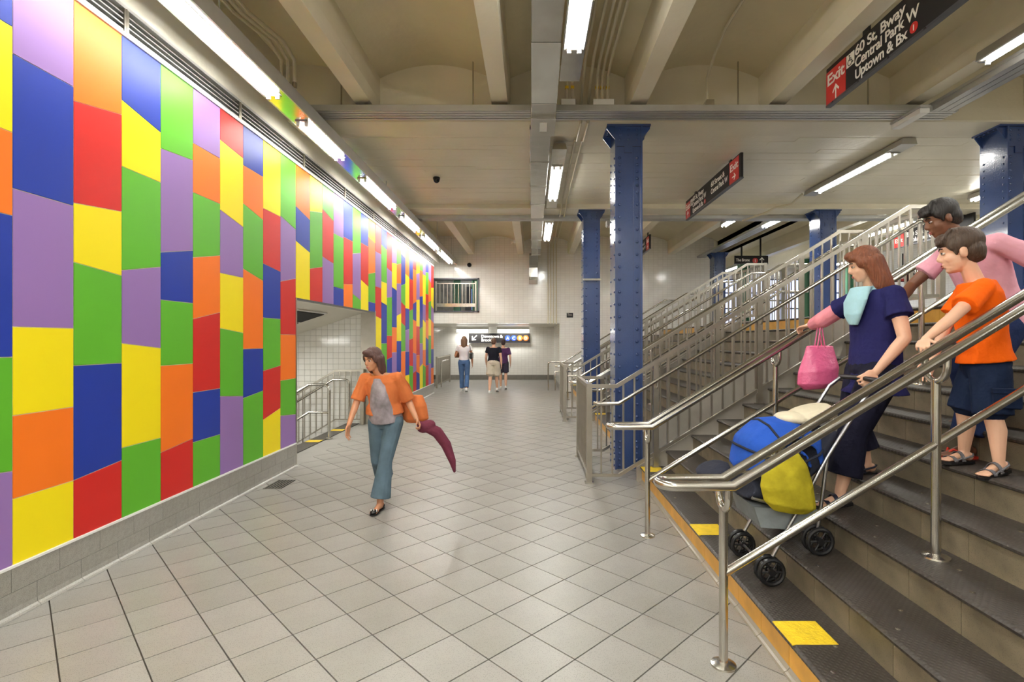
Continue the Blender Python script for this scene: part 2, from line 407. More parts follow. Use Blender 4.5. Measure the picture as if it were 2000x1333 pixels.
def arc(c, r, a0, a1, n, plane='xz', e=0):
    out = []
    for i in range(n+1):
        a = R(a0+(a1-a0)*i/n); u, w = r*math.cos(a), r*math.sin(a)
        out.append((c[0]+u, c[1], c[2]+w) if plane == 'xz' else (c[0]+u, c[1]+w, c[2]) if plane == 'xy' else (c[0], c[1]+u, c[2]+w))
    return out
rl = thing('stair_handrail', 'single looped steel handrail in the middle of the descending stairs', 'railing')
MB().tube([(-3.29, 8.39, 0)]+[(-3.29, 8.39, .78)]+arc((-3.39, 8.39, .78), .1, 0, 90, 5)+[(-3.62, 8.39, .88), (-5.2, 8.39, -.09)], .021, 12).build('rail', steel_m, rl, True)
MB().tube([(-3.29, 8.39, .43), (-3.62, 8.39, .43), (-5.2, 8.39, -.54)], .017, 10).build('lower_rail', steel_m, rl, True)
MB().cyl((-3.29, 8.39, .004), (-3.29, 8.39, .02), .055).build('foot_plate', steel_m, rl, True)
for i in range(8):
    x = -3.62-.1-.17*i; MB().cyl((x, 8.39, .88-.614*(-3.62-x)), (x, 8.39, .88-.614*(-3.62-x)-.9), .008, 8).build('baluster', steel_m, rl, True)
rl = thing('stair_fence', 'steel baluster fence along the far tiled wall of the descending stairs', 'railing')
MB().tube([(-3.24, 9.8, 1.03), (-3.73, 9.8, 1.02), (-5.6, 9.8, -.12)], .018, 4, square=True).build('top_rail', steel_sq, rl)
MB().tube([(-3.24, 9.8, .1), (-3.73, 9.8, .1), (-5.6, 9.8, -1.04)], .012, 4, square=True).build('bottom_rail', steel_sq, rl)
MB().box(-3.25, 9.77, 0, -3.19, 9.83, 1.05).build('post', steel_sq, rl)
MB().tube([(-3.44, 9.72, .1)]+[(-3.44, 9.72, .78)]+arc((-3.52, 9.72, .78), .08, 0, 90, 4)+[(-3.74, 9.72, .86), (-5.6, 9.72, -.28)], .02, 10).build('handrail', steel_m, rl, True)
for i in range(14):
    x = -3.32-.11*i; zz = 1.02 if x > -3.73 else 1.02+.61*(x+3.73)
    MB().box(x-.008, 9.792, zz-.93, x+.008, 9.808, zz).build('baluster', steel_sq, rl)

# ------------------------------------------------------------------ BACK: upper tiled wall, soffit, recess
bw = MB(); Y2 = 16.7
bw.box(-8, Y2, 3.60, 5.85, Y2+.3, 5.1).box(-8, Y2, 2.14, -3.2, Y2+.3, 3.6).box(-1.72, Y2, 2.14, .87, Y2+.3, 3.6).box(-3.2, Y2, 2.14, -1.72, Y2+.3, 2.5)
bw.box(.87, Y2, -.2, 5.85, Y2+.3, 3.6)
struct(bw.build('wall_back_upper', wall_tile_m), 'white glazed tile wall above the far passage')
struct(MB().box(-8, Y2+.3, 2.14, .87, 21.3, 2.45).build('ceiling_passage', upper_m), 'low white soffit of the far passage')
struct(MB().box(-8, 21.0, -.2, 1.2, 21.3, 2.14).build('wall_back', wall_tile_m), 'white tiled wall at the end of the far passage')
struct(MB().box(.87, Y2+.3, -.2, 1.2, 21.0, 2.14).build('wall_passage_right', wall_tile_y))
struct(MB().box(-8.2, 15.7, -.2, -8, 21.3, 2.14).build('wall_passage_left', wall_tile_y))
struct(MB().box(-8, 15.72, -.2, WX-.25, 15.9, 5.1).build('wall_passage_front', wall_tile_m))
bbk = MB().box(-8, 20.985, 0, .87, 21.0, .19).build('baseboard_back', grout_m); struct(bbk, 'dark grey tile base along the end wall')
bt = MB().box(.003, -.012, .003, .302, 0, .187).mesh('base_tile', greybase_m)
for i in range(15): put('base_tile', bt, bbk, (-3.7+.305*i, 20.985, 0))
struct(MB().box(.853, 16.72, 0, .87, 20.98, .19).build('baseboard_passage_right', greybase_m))
# window with railing looking onto the level above
wn = MB().box(-3.2, 16.66, 2.5, -1.72, 16.98, 2.545).box(-3.2, 16.66, 3.555, -1.72, 16.98, 3.6).box(-3.2, 16.66, 2.5, -3.155, 16.98, 3.6).box(-1.765, 16.66, 2.5, -1.72, 16.98, 3.6)
wn = wn.build('window_1', signed_m); struct(wn, 'dark framed opening with steel bars above the passage')
MB().box(-3.1, 16.74, 2.68, -1.83, 16.77, 2.79).build('sill_bar', steel_m, wn)
MB().box(-3.1, 16.74, 3.42, -1.83, 16.77, 3.45).build('top_rail', steel_sq, wn)
for i in range(10): MB().box(-3.0+.12*i, 16.748, 2.79, -2.982+.12*i, 16.764, 3.42).build('bar', steel_sq, wn)
for x in (-3.14, -1.86): MB().box(x, 16.73, 2.545, x+.05, 16.78, 3.5).build('post', steel_sq, wn)
struct(MB().box(-6, 16.98, 2.451, .8, 21, 2.5).build('floor_platform', greybase_m))
struct(MB().box(-6, 19.6, 2.5, .8, 19.8, 4.6).box(-6, 17.0, 4.5, .8, 19.8, 4.6).box(-6, 17, 2.5, -5.9, 19.8, 4.6).box(.7, 17, 2.5, .8, 19.8, 4.6).build('wall_platform', mat('platform_wall', srgb(96, 92, 84), .5, noise=(6, .5))))
for nm, x, yy in (('left', -2.62, 18.0), ('right', -2.05, 18.6)):
    c_ = thing('green_column', {'left': 'green painted steel column seen through the barred opening, left one', 'right': 'green painted steel column seen through the barred opening, right one'}[nm], 'column', (x, yy, 2.5))
    MB().box(-.11, -.11, 0, -.085, .11, 2).box(.085, -.11, 0, .11, .11, 2).box(-.085, -.012, 0, .085, .012, 2).build('shaft', green_m, c_)
    MB().box(-.14, -.14, 0, .14, .14, .03).build('base_plate', green_m, c_)
ph = thing('platform_machine', 'dark blue and white machine behind the barred opening', 'machine', (-2.3, 18.9, 2.5))
MB().box(-.14, -.1, 0, .14, .1, 1.05, bev=.02).build('body', black_m, ph); MB().box(.10, -.12, .2, .14, -.1, .95).build('light_strip', mat('blue_glow', srgb(120, 150, 255), .4, emit=1.5), ph)
pl_ = bpy.data.lights.new('platform_fill', 'AREA'); pl_.energy = 60; pl_.size = .6; plo = put('platform_fill', pl_, None, (-2.6, 18.2, 4.45))  # added area light without a fitting, brightens the space behind the bars

# ------------------------------------------------------------------ CEILING
FZ = 4.37
BX = [-3.6+1.61*i for i in range(0, 11)]; BX = [-3.59, -1.975, -.385, 1.24, 2.87, 4.47, 6.1, 7.72, 9.34, 10.96, 12.6]
ceil = MB().box(-3.25, 6.75, FZ, 13, 10.6, FZ+.12).build('ceiling', ceil_m); struct(ceil, 'cream painted concrete ceiling, flat between two arched bays')
struct(MB().box(-3.3, -8, 5.1, 13, 26, 5.3).build('ceiling_slab', vault_m))
# board marks on the flat bay
bd = MB(); y = 6.8
for i in range(26):
    dz = random.uniform(.001, .006); x = -2.99
    while x < 12:
        L_ = random.uniform(1.2, 3.4); dz = random.uniform(.002, .008); bd.box(x, 6.78+i*.146, FZ-dz, min(12.5, x+L_-.006), 6.78+i*.146+.142, FZ+.01); x += L_
bd.build('board_marks', ceil_m, ceil)['kind'] = 'stuff'
GIR = ((6.32, 6.78), (10.52, 11.02))
for a, b in GIR:
    MB().box(-3.0, a, 4.27, 13, b, 5.1, bev=.015).build('girder', beam_m, ceil)
def bay(y0, y1, xa=0, xb=10):
    for i in range(xa, xb+1):
        x = BX[i]
        if x < 12.6:
            MB().prism([(x-.095, FZ), (x+.095, FZ), (x+.115, FZ+.14), (x+.115, 4.86), (x-.115, 4.86), (x-.115, FZ+.14)], 'y', y0, y1).build('beam', beam_m, ceil)
        if i < xb:
            a, b = BX[i]+.1, BX[i+1]-.1; n = 12; pts = []
            for k in range(n+1):
                t = k/n; pts.append((a+(b-a)*t, 4.79+.17*(1-(2*t-1)**2)))
            MB().prism(pts+[(b, 5.12), (a, 5.12)], 'y', y0, y1).build('vault', vault_m, ceil, 'auto')
bay(-8, 6.4); bay(10.9, 16.75, 0, 6)
# beyond the back wall on the right
bay(10.9, 24.6, 6, 10)
# hidden outer shell: wall behind the camera, right end, far end of the upper level
struct(MB().box(-3.3, -8.2, -.2, 13, -8, 5.1).build('wall_rear', wall_tile_m))
struct(MB().box(13, -8.2, 1.8, 13.2, 26, 5.1).build('wall_right', wall_tile_y))
struct(MB().box(4.3, 24.4, 1.8, 13.2, 24.6, 5.1).build('wall_far', wall_tile_m), 'white tiled wall far behind the upper level')

# ------------------------------------------------------------------ STAIRS
RI, GO, X1 = .177, .288, 1.215; NS = 11; LZ = RI*NS
def nose(k): return X1+GO*(k-1)
def tread_profile(first=False):
    return [(0, -.012), (.006, -.004), (.016, 0), (GO+.03, 0), (GO+.03, -.03), (.012, -.03), (.002, -.024)]
def staircase(y0, y1, label, pieces, patches, ytile0=None):
    t = thing('staircase', label, 'staircase', (X1, y0, 0))
    L_ = y1-y0
    tm = MB().prism(tread_profile(), 'y', 0, L_).mesh('tread', tread_m, 'auto')
    n = int(L_/.305)+1
    rm = {}
    for k in range(1, NS+1):
        if k < NS: put('tread', tm, t, (nose(k)-X1, 0, RI*k))
        zb, zt = RI*(k-1), RI*k-.03; m = yellow_tile_m if k in (1, NS) else riser_m
        MB().box(nose(k)-X1+.032, 0, zb, nose(k)-X1+.05, L_, zt).build('riser_backing', grout_m, t)
        if pieces:
            for i in range(n):
                ya = L_-.305*(i+1); yb = ya+.3015
                if yb+y0 < (ytile0 if ytile0 is not None else -9) : continue
                ya = max(ya, 0)
                key = (k in (1, NS), round(yb-ya, 4))
                if key not in rm: rm[key] = MB().box(0, 0, 0, .014, yb-ya, zt-zb-.001).mesh('riser_tile', m)
                put('riser_tile', rm[key], t, (nose(k)-X1+.02, ya, zb))
        else:
            q = MB()
            for i in range(n):
                ya = max(0, L_-.305*(i+1)); q.box(nose(k)-X1+.02, ya, zb, nose(k)-X1+.034, L_-.305*i-.003, zt)
            q.build('riser_tiles', m, t)['kind'] = 'stuff'
    # solid body under the treads
    pts = [(.05, 0)]
    for k in range(1, NS+1):
        pts += [(nose(k)-X1+.05, RI*(k-1)), (nose(k)-X1+.05, RI*k-.03)]
    pts = [pts[0]]+pts[2:]+[(nose(NS)-X1+.3, LZ-.03), (nose(NS)-X1+.3, 0)]
    MB().prism(pts, 'y', 0, L_).build('body', stringer_m, t)
    for (k, ya, w) in patches:
        MB().box(nose(k)-X1-.002, ya-y0, RI*k-.006, nose(k)-X1+.215, ya-y0+w, RI*k+.003, bev=.002).build('edge_mark', yellow_paint_m, t)
    return t
sA = staircase(-.5, 5.85, 'nearest broad flight of dark stairs with worn grey risers and yellow first riser', True, [(1, 2.42, .2), (1, 3.78, .22), (1, 5.6, .22)], 1.3)
sB = staircase(7.08, 10.22, 'second flight of dark stairs, between the two blue columns', True, [(1, 7.12, .18), (1, 8.5, .18), (1, 9.9, .18)])
sC = staircase(11.48, 16.68, 'farthest flight of dark stairs, against the white tiled wall', False, [(1, 11.5, .2), (1, 14, .2), (1, 16.3, .2)])
# bolts in the nearest treads
bm_ = MB().cyl((0, 0, 0), (0, 0, .002), .011, 10).cyl((0, 0, .002), (0, 0, .003), .004, 6).mesh('bolt', steel_m)
for k in range(1, 7):
    for i in range(7):
        for dx in (.07, .19): put('bolt', bm_, sA, (nose(k)-X1+dx, 1.6+.5+i*.62+random.uniform(-.04, .04)+(.15 if dx > .1 else 0), RI*k))
# cove tile at the foot of the nearest stairs
cm = MB().prism([(0, 0), (-.032, 0), (-.026, .008), (-.014, .014), (-.005, .024), (0, .03)], 'y', .0015, .3035).mesh('cove_tile', cove_m)
for ta, ya, yb in ((sA, 1.6, 5.84), (sB, 7.1, 10.2)):
    y = yb-.305
    while y > ya: put('cove_tile', cm, ta, (.02, y-ta.location.y, 0)); y -= .305
# landing / upper level floor
up = MB().box(nose(NS)+.3, -8, LZ-.25, 13, 26, LZ).box(nose(NS)+.02, -.5, LZ-.03, nose(NS)+.31, 5.85, LZ).box(nose(NS)+.02, 7.08, LZ-.03, nose(NS)+.31, 10.22, LZ).box(nose(NS)+.02, 11.48, LZ-.03, nose(NS)+.31, 16.68, LZ)
struct(up.build('floor_upper', floor_tile_m), 'floor of the upper level at the top of the stairs')
for ya, yb in ((-.5, 5.85), (7.08, 10.22), (11.48, 16.68)):
    struct(MB().prism([(p[0]+nose(NS), p[1]+LZ) for p in tread_profile()], 'y', ya, yb).build('landing_nosing', tread_m))
ymark = MB().box(0, 0, 0, .2, .2, .004).mesh('edge_mark', yellow_paint_m)
# stringer walls and gap side walls
def stringer(y0, y1, x_end=nose(NS)+.3):
    z = lambda x: max(.0, RI+(x-X1)*RI/GO)+.03
    xs = X1-.03
    pts = [(xs, 0), (xs, z(xs)-.02), (nose(NS), LZ+.03), (x_end, LZ+.03), (x_end, 0)]
    return MB().prism(pts, 'y', y0, y1)
for a, b in ((5.85, 5.93), (7.0, 7.08), (10.22, 10.30), (11.40, 11.48)):
    struct(stringer(a, b).build('wall_stringer', stringer_m), 'grey stringer wall beside the stairs')
for a, b in ((5.93, 7.0), (10.3, 11.4)):
    struct(MB().box(3.9, a, 0, 4.1, b, LZ).build('wall_gap_end', stringer_m))
struct(MB().box(1.3, -.9, 0, 4.4, -.5, 4.3).build('wall_stair_side', wall_tile_m))
# small sign on riser
sg = thing('riser_sticker', 'small white sticker with black letters on a stair riser', 'sticker', (nose(4)+.0185, 4.55, RI*3+.055), (0, 0, R(-90)))
MB().box(0, -.0012, 0, .15, 0, .05).build('plate', white_m, sg); lettering('ML-IT', .045, .012, .01, sg, black_m, y=-.0022, w=.125)

# ------------------------------------------------------------------ COLUMNS
def column(x, y, label, tall=4.27, group=None, z0=0):
    c = thing('blue_column', label, 'column', (x, y, z0)); H = tall-z0; w, d = .17, .2
    MB().box(-w, -d, 0, -w+.02, d, H).build('flange', blue_m, c); MB().box(w-.02, -d, 0, w, d, H).build('flange', blue_m, c)
    MB().box(-w+.02, -d+.05, 0, w-.02, -d+.065, H).box(-w+.02, d-.065, 0, w-.02, d-.05, H).build('web', blue_m, c)
    ang = MB()
    for sx in (-1, 1):
        for sy in (-1, 1):
            xa, xb = sorted((sx*(w-.02), sx*(w-.105))); ya, yb = sorted((sy*(d-.035), sy*(d-.05))); ang.box(xa, ya, 0, xb, yb, H-.28)
    ang.build('angle', blue_m, c)
    rv = MB(); zs = [.04+.075*i for i in range(4)]; z = .34
    while z < H-.9: zs.append(z); z += .155
    while z < H-.36: zs.append(z); z += .085
    for z in zs:
        for sx in (-1, 1):
            rv.ell((sx*(w-.062), -d+.034, z), ((.0195, 0, 0), (0, 0, .0195), (0, .016, 0)), 8)
        for yy in (-d+.06, d-.06): rv.ell((-w, yy, z), ((0, .015, 0), (0, 0, .015), (.01, 0, 0)), 8)
    for zz in (H-.06, H-.12, H-.18):
        for xx in (-.105, 0, .105): rv.ell((xx, -d+.026, zz), ((.014, 0, 0), (0, 0, .014), (0, .011, 0)), 8)
    tag(rv.build('rivets', blue_m, c, 'all'), kind='stuff')
    MB().box(-w+.02, -d+.03, H-.26, w-.02, -d+.05, H).box(-.05, -d+.03, H-.34, .05, -d+.05, H-.26).build('splice_plate', blue_m, c)
    MB().box(-w-.1, -d-.01, H-.022, w+.1, d+.01, H).build('cap_plate', blue_m, c)
    cr = MB()
    for sx in (-1, 1):
        for yy in (-.14, -.07, 0, .07, .14): cr.ell((sx*(w+.06), yy, H-.024), ((.014, 0, 0), (0, .014, 0), (0, 0, .009)), 8)
    cr.build('cap_rivets', blue_m, c, 'all')['kind'] = 'stuff'
    for sx in (-1, 1):
        for yy in (-d+.03, d-.044):
            MB().prism([(sx*w, H-.025), (sx*(w+.1), H-.025), (sx*(w+.098), H-.045), (sx*w, H-.17)], 'y', yy, yy+.014).build('bracket', blue_m, c)
    return c
column(1.19, 6.6, 'nearest blue riveted steel column at the foot of the stairs')
column(1.21, 10.78, 'blue riveted steel column behind the nearest one, beside the second flight')
column(6.04, 6.6, 'blue riveted steel column at the right edge on the upper level', z0=LZ)
column(6.04, 10.78, 'blue riveted steel column behind the sloping railings on the upper level', z0=LZ)
c5 = column(5.68, 15.9, 'distant blue column at the end of the white tiled wall', z0=LZ)
# scrape marks band on the second column
b_ = MB().box(-.19, -.215, 2.82, .19, -.2, 2.86); 
put('clamp_band', b_.mesh('clamp_band', galv_m), bpy.data.objects['blue_column.001'])

# ------------------------------------------------------------------ RAILINGS round the column gaps
SL = .612
def gap_fence(ya, yb, label):
    t = thing('stair_railing', label, 'railing')
    x0, xk, xt, xe = .66, .94, 4.22, 4.57; zt = 1.085; zb = .09
    def tz(x, z): return z if x <= xk else z+SL*(min(x, xt)-xk)
    bal = MB().box(-.0095, -.0095, 0, .0095, .0095, .985).mesh('baluster', steel_sq)
    for y, s in ((ya, -1), (yb, 1)):
        MB().tube([(x0, y, zt), (xk, y, zt), (xt, y, tz(xt, zt)), (xe, y, tz(xt, zt))], .021, 4, square=True).build('top_rail', steel_sq, t)
        MB().tube([(x0, y, zb), (xk+.03, y, zb), (xt+.03, y, tz(xt, zb)), (xe, y, tz(xt, zb))], .017, 4, square=True).build('bottom_rail', steel_sq, t)
        x = x0+.11
        while x < xe-.05:
            if min(abs(x-q) for q in (1.38, 2.54, 3.70)) > .035: put('baluster', bal, t, (x, y, tz(x, zb)+.01))
            x += .1235
        for x in (1.38, 2.54, 3.70):
            k = int((x-X1)/GO)+1; zf = RI*k if s else 0
            yp = y+.004*s
            MB().box(x-.028, yp-.022, zf+.012, x+.028, yp+.022, tz(x, zt)).build('post', steel_sq, t)
            MB().box(x-.045, yp-.04, zf, x+.045, yp+.04, zf+.012).build('foot_plate', steel_m, t)
        MB().box(.605, y-.03, .014, .665, y+.03, zt+.03).build('post', steel_sq, t)
        MB().box(.585, y-.045, 0, .685, y+.045, .014).build('foot_plate', steel_m, t)
        MB().box(xe-.03, y-.03, LZ, xe+.03, y+.03, tz(xt, zt)+.025).build('post', steel_sq, t)
        # round handrail on the stair side
        yh = y+s*.085; hz = .90
        MB().tube([(.69, y+s*.03, hz-.0)]+[(.70, yh-.02*s, hz)]+[(.73, yh, hz), (xk+.01, yh, hz), (xt+.04, yh, tz(xt, hz)), (xe, yh, tz(xt, hz))], .021, 12).build('handrail', steel_m, t, True)
        for x in (1.38, 2.54, 3.70):
            MB().tube([(x, y+.02*s, tz(x, hz)-.1), (x, y+.06*s, tz(x, hz)-.1), (x, yh, tz(x, hz)-.06), (x, yh, tz(x, hz)-.02)], .008, 8).build('bracket', steel_m, t, True)
    # front run
    MB().tube([(.635, ya+.03, zt), (.635, yb-.03, zt)], .021, 4, square=True).build('top_rail', steel_sq, t)
    MB().tube([(.635, ya+.03, zb+.01), (.635, yb-.03, zb+.01)], .02, 4, square=True).build('bottom_rail', steel_m, t)
    n = int((yb-ya-.1)/.1)
    for i in range(1, n): put('baluster', bal, t, (.635, ya+(yb-ya)*i/n, zb+.01))
    # upper end run
    zz = tz(xt, zt); MB().tube([(xe, ya, zz), (xe, yb, zz)], .02, 4, square=True).build('top_rail', steel_sq, t)
    for i in range(1, n): put('baluster', bal, t, (xe, ya+(yb-ya)*i/n, tz(xt, zb)+.01))
    MB().tube([(xe, ya, tz(xt, zb)), (xe, yb, tz(xt, zb))], .017, 4, square=True).build('bottom_rail', steel_sq, t)
    return t
gap_fence(5.80, 7.12, 'steel baluster railing around the nearest blue column beside the stairs')
gap_fence(10.18, 11.52, 'steel baluster railing around the second blue column')

def double_rail(yc, label, x_posts, low=True, top_x=4.15):
    t = thing('double_handrail', label, 'railing')
    xk = .962; hz = .90; r = .0235; d = .07
    def tz(x, z=hz): return z if x <= xk else z+SL*(min(x, top_x)-xk)
    near = [(top_x+.45, yc-d, tz(top_x)), (top_x, yc-d, tz(top_x)), (xk, yc-d, hz)]
    loop = arc((.69, yc, hz), d, -90, -270, 10, 'xy')
    far = [(xk, yc+d, hz), (top_x, yc+d, tz(top_x)), (top_x+.45, yc+d, tz(top_x))]
    MB().tube(near+loop+far, r, 16).build('top_rails', steel_m, t, True)
    for i, x in enumerate(x_posts):
        k = 0 if i == 0 else min(NS, int((x-X1)/GO)+1); zf = RI*k; z = tz(x)
        MB().cyl((x, yc, zf+.01), (x, yc, z-.12), .0215, 16).build('post', steel_m, t, True)
        MB().loft([((x, yc, zf), (.062, 0, 0), (0, .062, 0)), ((x, yc, zf+.008), (.06, 0, 0), (0, .06, 0)), ((x, yc, zf+.02), (.026, 0, 0), (0, .026, 0))], 20).build('foot_plate', steel_m, t, True)
        MB().tube([(x, yc-d, z-.01)]+[(x, yc-d, z-.05)]+[(x, yc+d*math.cos(R(a)), z-.06-.075*math.sin(R(-a))*1) for a in ()]+
                  [(x, yc-d*math.cos(R(a)), z-.055-.075*math.sin(R(a))) for a in range(0, 181, 20)]+[(x, yc+d, z-.01)], .017, 12).build('fork', steel_m, t, True)
    if low:
        z0 = .45; MB().tube([(x_posts[0], yc, z0), (top_x, yc, z0+SL*(top_x-x_posts[0])), (top_x+.45, yc, z0+SL*(top_x-x_posts[0]))], .0205, 14).build('lower_rail', steel_m, t, True)
    return t
PX = (.94, 1.985, 3.18, 4.5)
double_rail(2.55, 'nearest double tube steel handrail rising up the stairs in the foreground', PX)
double_rail(4.235, 'second double tube steel handrail on the nearest flight, behind the stroller', PX)
double_rail(8.65, 'double tube steel handrail in the middle of the second flight', PX)
double_rail(13.9, 'double tube steel handrail in the middle of the farthest flight', PX)
t = thing('wall_handrail', 'looped steel handrail along the white tiled wall by the farthest flight', 'railing')
MB().tube([(.5, 16.45, 0), (.5, 16.45, .83)]+arc((.58, 16.45, .83), .08, 180, 90, 4)+[(1.0, 16.45, .91), (4.2, 16.45, .91+SL*3.2), (4.6, 16.45, .91+SL*3.2)], .022, 12).build('rail', steel_m, t, True)
MB().tube([(.72, 16.45, 0), (.72, 16.45, .6), (1.0, 16.45, .6), (4.2, 16.45, .6+SL*3.2)], .018, 10).build('lower_rail', steel_m, t, True)
for x in (1.6, 2.8, 4.0): MB().cyl((x, 16.45, .9+SL*(x-1)), (x, 16.7, .86+SL*(x-1)), .012, 8).build('bracket', steel_m, t, True)
# railings at the head of the far-left stairs
t = thing('passage_railing', 'small steel railing at the stairs beyond the end of the mural', 'railing')
for x, y in ((-3.18, 17.2), (-3.18, 19.9)):
    MB().box(x-.03, y-.03, 0, x+.03, y+.03, 1.05).build('post', steel_sq, t)
MB().box(-3.2, 17.2, 1.0, -3.16, 19.9, 1.04).build('top_rail', steel_sq, t); MB().box(-3.2, 17.2, .1, -3.16, 19.9, .13).build('bottom_rail', steel_sq, t)
for i in range(1, 22): MB().box(-3.188, 17.2+.12*i, .13, -3.172, 17.216+.12*i, 1.0).build('baluster', steel_sq, t)
MB().tube([(-3.1, 17.6, 0), (-3.1, 17.6, .8), (-3.1, 17.7, .88), (-3.1, 19.0, .88)], .02, 10).build('handrail', steel_m, t, True)

# ------------------------------------------------------------------ LIGHT FITTINGS
def fixture(x, y0, y1, z, label, ends=True, w=.21, house=True, along='y', power=1.0, tubes=2, y_box=0, body=None, group=None, bare=False):
    """twin-tube fluorescent fitting; local x across, y along, z up; lamp light given by an area lamp of the same size"""
    L_ = y1-y0
    t = thing('ceiling_light', label, 'lamp', (x, y0, z) if along == 'y' else (y0, x, z), None if along == 'y' else (0, 0, R(-90)), group)
    if house:
        MB().prism([(-w/2, .0), (w/2, 0), (w/2*.8, .085), (-w/2*.8, .085)], 'y', -y_box, L_+y_box).build('housing', body or tray_m, t)
    MB().box(-w/2+.012, .02, -.006, w/2-.012, L_-.02, 0).build('reflector', white_m, t)
    for i in range(tubes):
        xx = (i-(tubes-1)/2)*.09
        MB().cyl((xx, .05, -.028), (xx, L_-.05, -.028), .0125, 10).build('tube', tube_m, t, True)
        for yy in (.035, L_-.055):
            MB().box(xx-.018, yy, -.05, xx+.018, yy+.02, -.004).build('socket', white_m, t)
    MB().box(-w/2+.02, -.0, -.012, w/2-.02, .03, -.004).build('end_plate', steel_m, t); MB().box(-w/2+.02, L_-.03, -.012, w/2-.02, L_, -.004).build('end_plate', steel_m, t)
    ld = bpy.data.lights.new('lamp', 'AREA'); ld.shape = 'RECTANGLE'; ld.size = w-.06; ld.size_y = L_-.14; ld.energy = LAMP_W*L_*power; ld.color = (1, .995, .95)
    lo = put('lamp', ld, t, (0, L_/2, -.012))
    return t
# left run below the mural wall: one long metal channel with fittings under it
ch = thing('lighting_channel', 'long metal lighting channel running above the mural', 'channel')
MB().box(-2.66, -3.9, 4.03, -2.42, 16.6, 4.04).build('underside', galv_m, ch)
MB().box(-2.42, -3.9, 4.005, -2.405, 16.6, 4.15).build('side_panel', tray_m, ch); MB().box(-2.68, -3.9, 4.03, -2.66, 16.6, 4.15).build('side_panel', tray_m, ch)
MB().box(-2.66, -3.9, 4.10, -2.42, 16.6, 4.15).build('top_panel', tray_m, ch)
for y in [-3+2.4*i for i in range(9)]: MB().cyl((-2.54, y, 4.15), (-2.54, y, 4.82), .008, 6).build('hanger_rod', tray_m, ch, True)
seg = [(-7.2, -4.8), (-3.2, -.8), (-.5, 1.9), (2.7, 5.16), (5.72, 6.92), (7.75, 9.5), (10.1, 11.5), (12.0, 13.8), (14.1, 16.2)]  # rear fittings are out of view, added to brighten the ceiling
nm = ['added unseen last', 'added unseen rearmost', 'rear', 'nearest', 'second', 'third', 'fourth', 'fifth', 'farthest']
for (a, b), q in zip(seg, nm): fixture(-2.56, a, b, 4.03, q+' twin tube light in the row above the mural', house=False, w=.17, power=2 if b < 2 else .4 if b < 9 else .9)
# centre row beside the duct
for (a, b), q, pb in (((-6.4, -4.0), 'added unseen last', .5), ((-3.0, -1.2), 'added unseen rearmost', .5), ((.2, 1.4), 'rear', .5), ((3.0, 4.65), 'nearest', .55), ((7.7, 9.55), 'second', .65), ((11.4, 13.4), 'third', .2)):
    fixture(.37, a, b, 4.2, q+' twin tube light in the middle row beside the duct', w=.2, y_box=pb, body=galv_m, power=3 if b < 2 else 1.6 if b < 10 else 2.6)  # rear ones are unseen, added at higher power for bounce light
# right side
fixture(4.31, 1.6, 4.95, 4.26, 'long tube light at the top right corner above the stairs', w=.16, tubes=1)
fixture(5.13, 7.35, 9.3, 4.27, 'grey boxed tube light on the flat ceiling over the stairs', w=.22, y_box=.3, tubes=1)
for (x, a, b, q) in ((4.42, 11.3, 12.0, 'slim tube light under the far arched bay, left one'), (5.4, 11.3, 12.1, 'slim tube light under the far arched bay, right one'),
                     (8.5, 11.3, 13.7, 'added tube light over the upper level, left one'), (10.6, 11.3, 13.7, 'added tube light over the upper level, right one'),  # this pair is added to help light the far bay
                     (8.3, 7.4, 9.8, 'tube light on the flat ceiling of the upper level'), (7.4, 17.5, 19.9, 'tube light far back on the upper level'),
                     (10.6, 17.5, 19.9, 'tube light far back at the right of the upper level'), (7.0, 1.5, 3.9, 'added tube light over the top of the stairs outside the frame'),  # the one outside the frame is added to raise the ambient light
    (7.0, -3.5, -1.1, 'added unseen tube light over the upper level well behind the viewer'), (3.7, -6.5, -4.1, 'added unseen tube light behind the viewer on the right'), (2.05, -2.6, -.2, 'added unseen tube light behind the viewer over the foot of the stairs')):  # fittings behind the viewer are added as unseen fill
    fixture(x, a, b, 4.26, q, w=.16, power=1.6 if b < 4 else 3 if 'slim' in q else 1.3)
# passage lights
fixture(-4.6, 7.0, 8.6, 1.62, 'added unseen tube light under the stairwell soffit', w=.16, power=1.6)  # unseen fitting added to brighten the stairwell tiles
fixture(-4.4, 17.6, 19.0, 2.06, 'added unseen tube light in the far passage left of the opening', w=.16)  # extra unseen fitting, added to light the passage walls
diff_m = mat('lit_diffuser', (1, .99, .95, 1), .4, emit=2.6)
for a, q in ((-3.03, 'left'), (-1.40, 'right')):
    t = thing('ceiling_light', q+' bright boxed light over the sign at the end of the low passage', 'lamp', (a, 20.7, 1.9))
    MB().box(0, -.08, .01, 1.27, .08, .13, bev=.01).build('diffuser', diff_m, t); MB().box(-.01, -.09, .13, 1.28, .09, .24).build('housing', white_m, t)
    for x in (-.012, 1.262): MB().box(x, -.085, 0, x+.02, .085, .14).build('end_cap', white_m, t)
    ld = bpy.data.lights.new('lamp', 'AREA'); ld.shape = 'RECTANGLE'; ld.size = 1.2; ld.size_y = .14; ld.energy = 15; ld.color = (1, .98, .93); put('lamp', ld, t, (.63, 0, -.004))
for q, y in (('near', 17.6), ('middle', 19.1)):
    pass

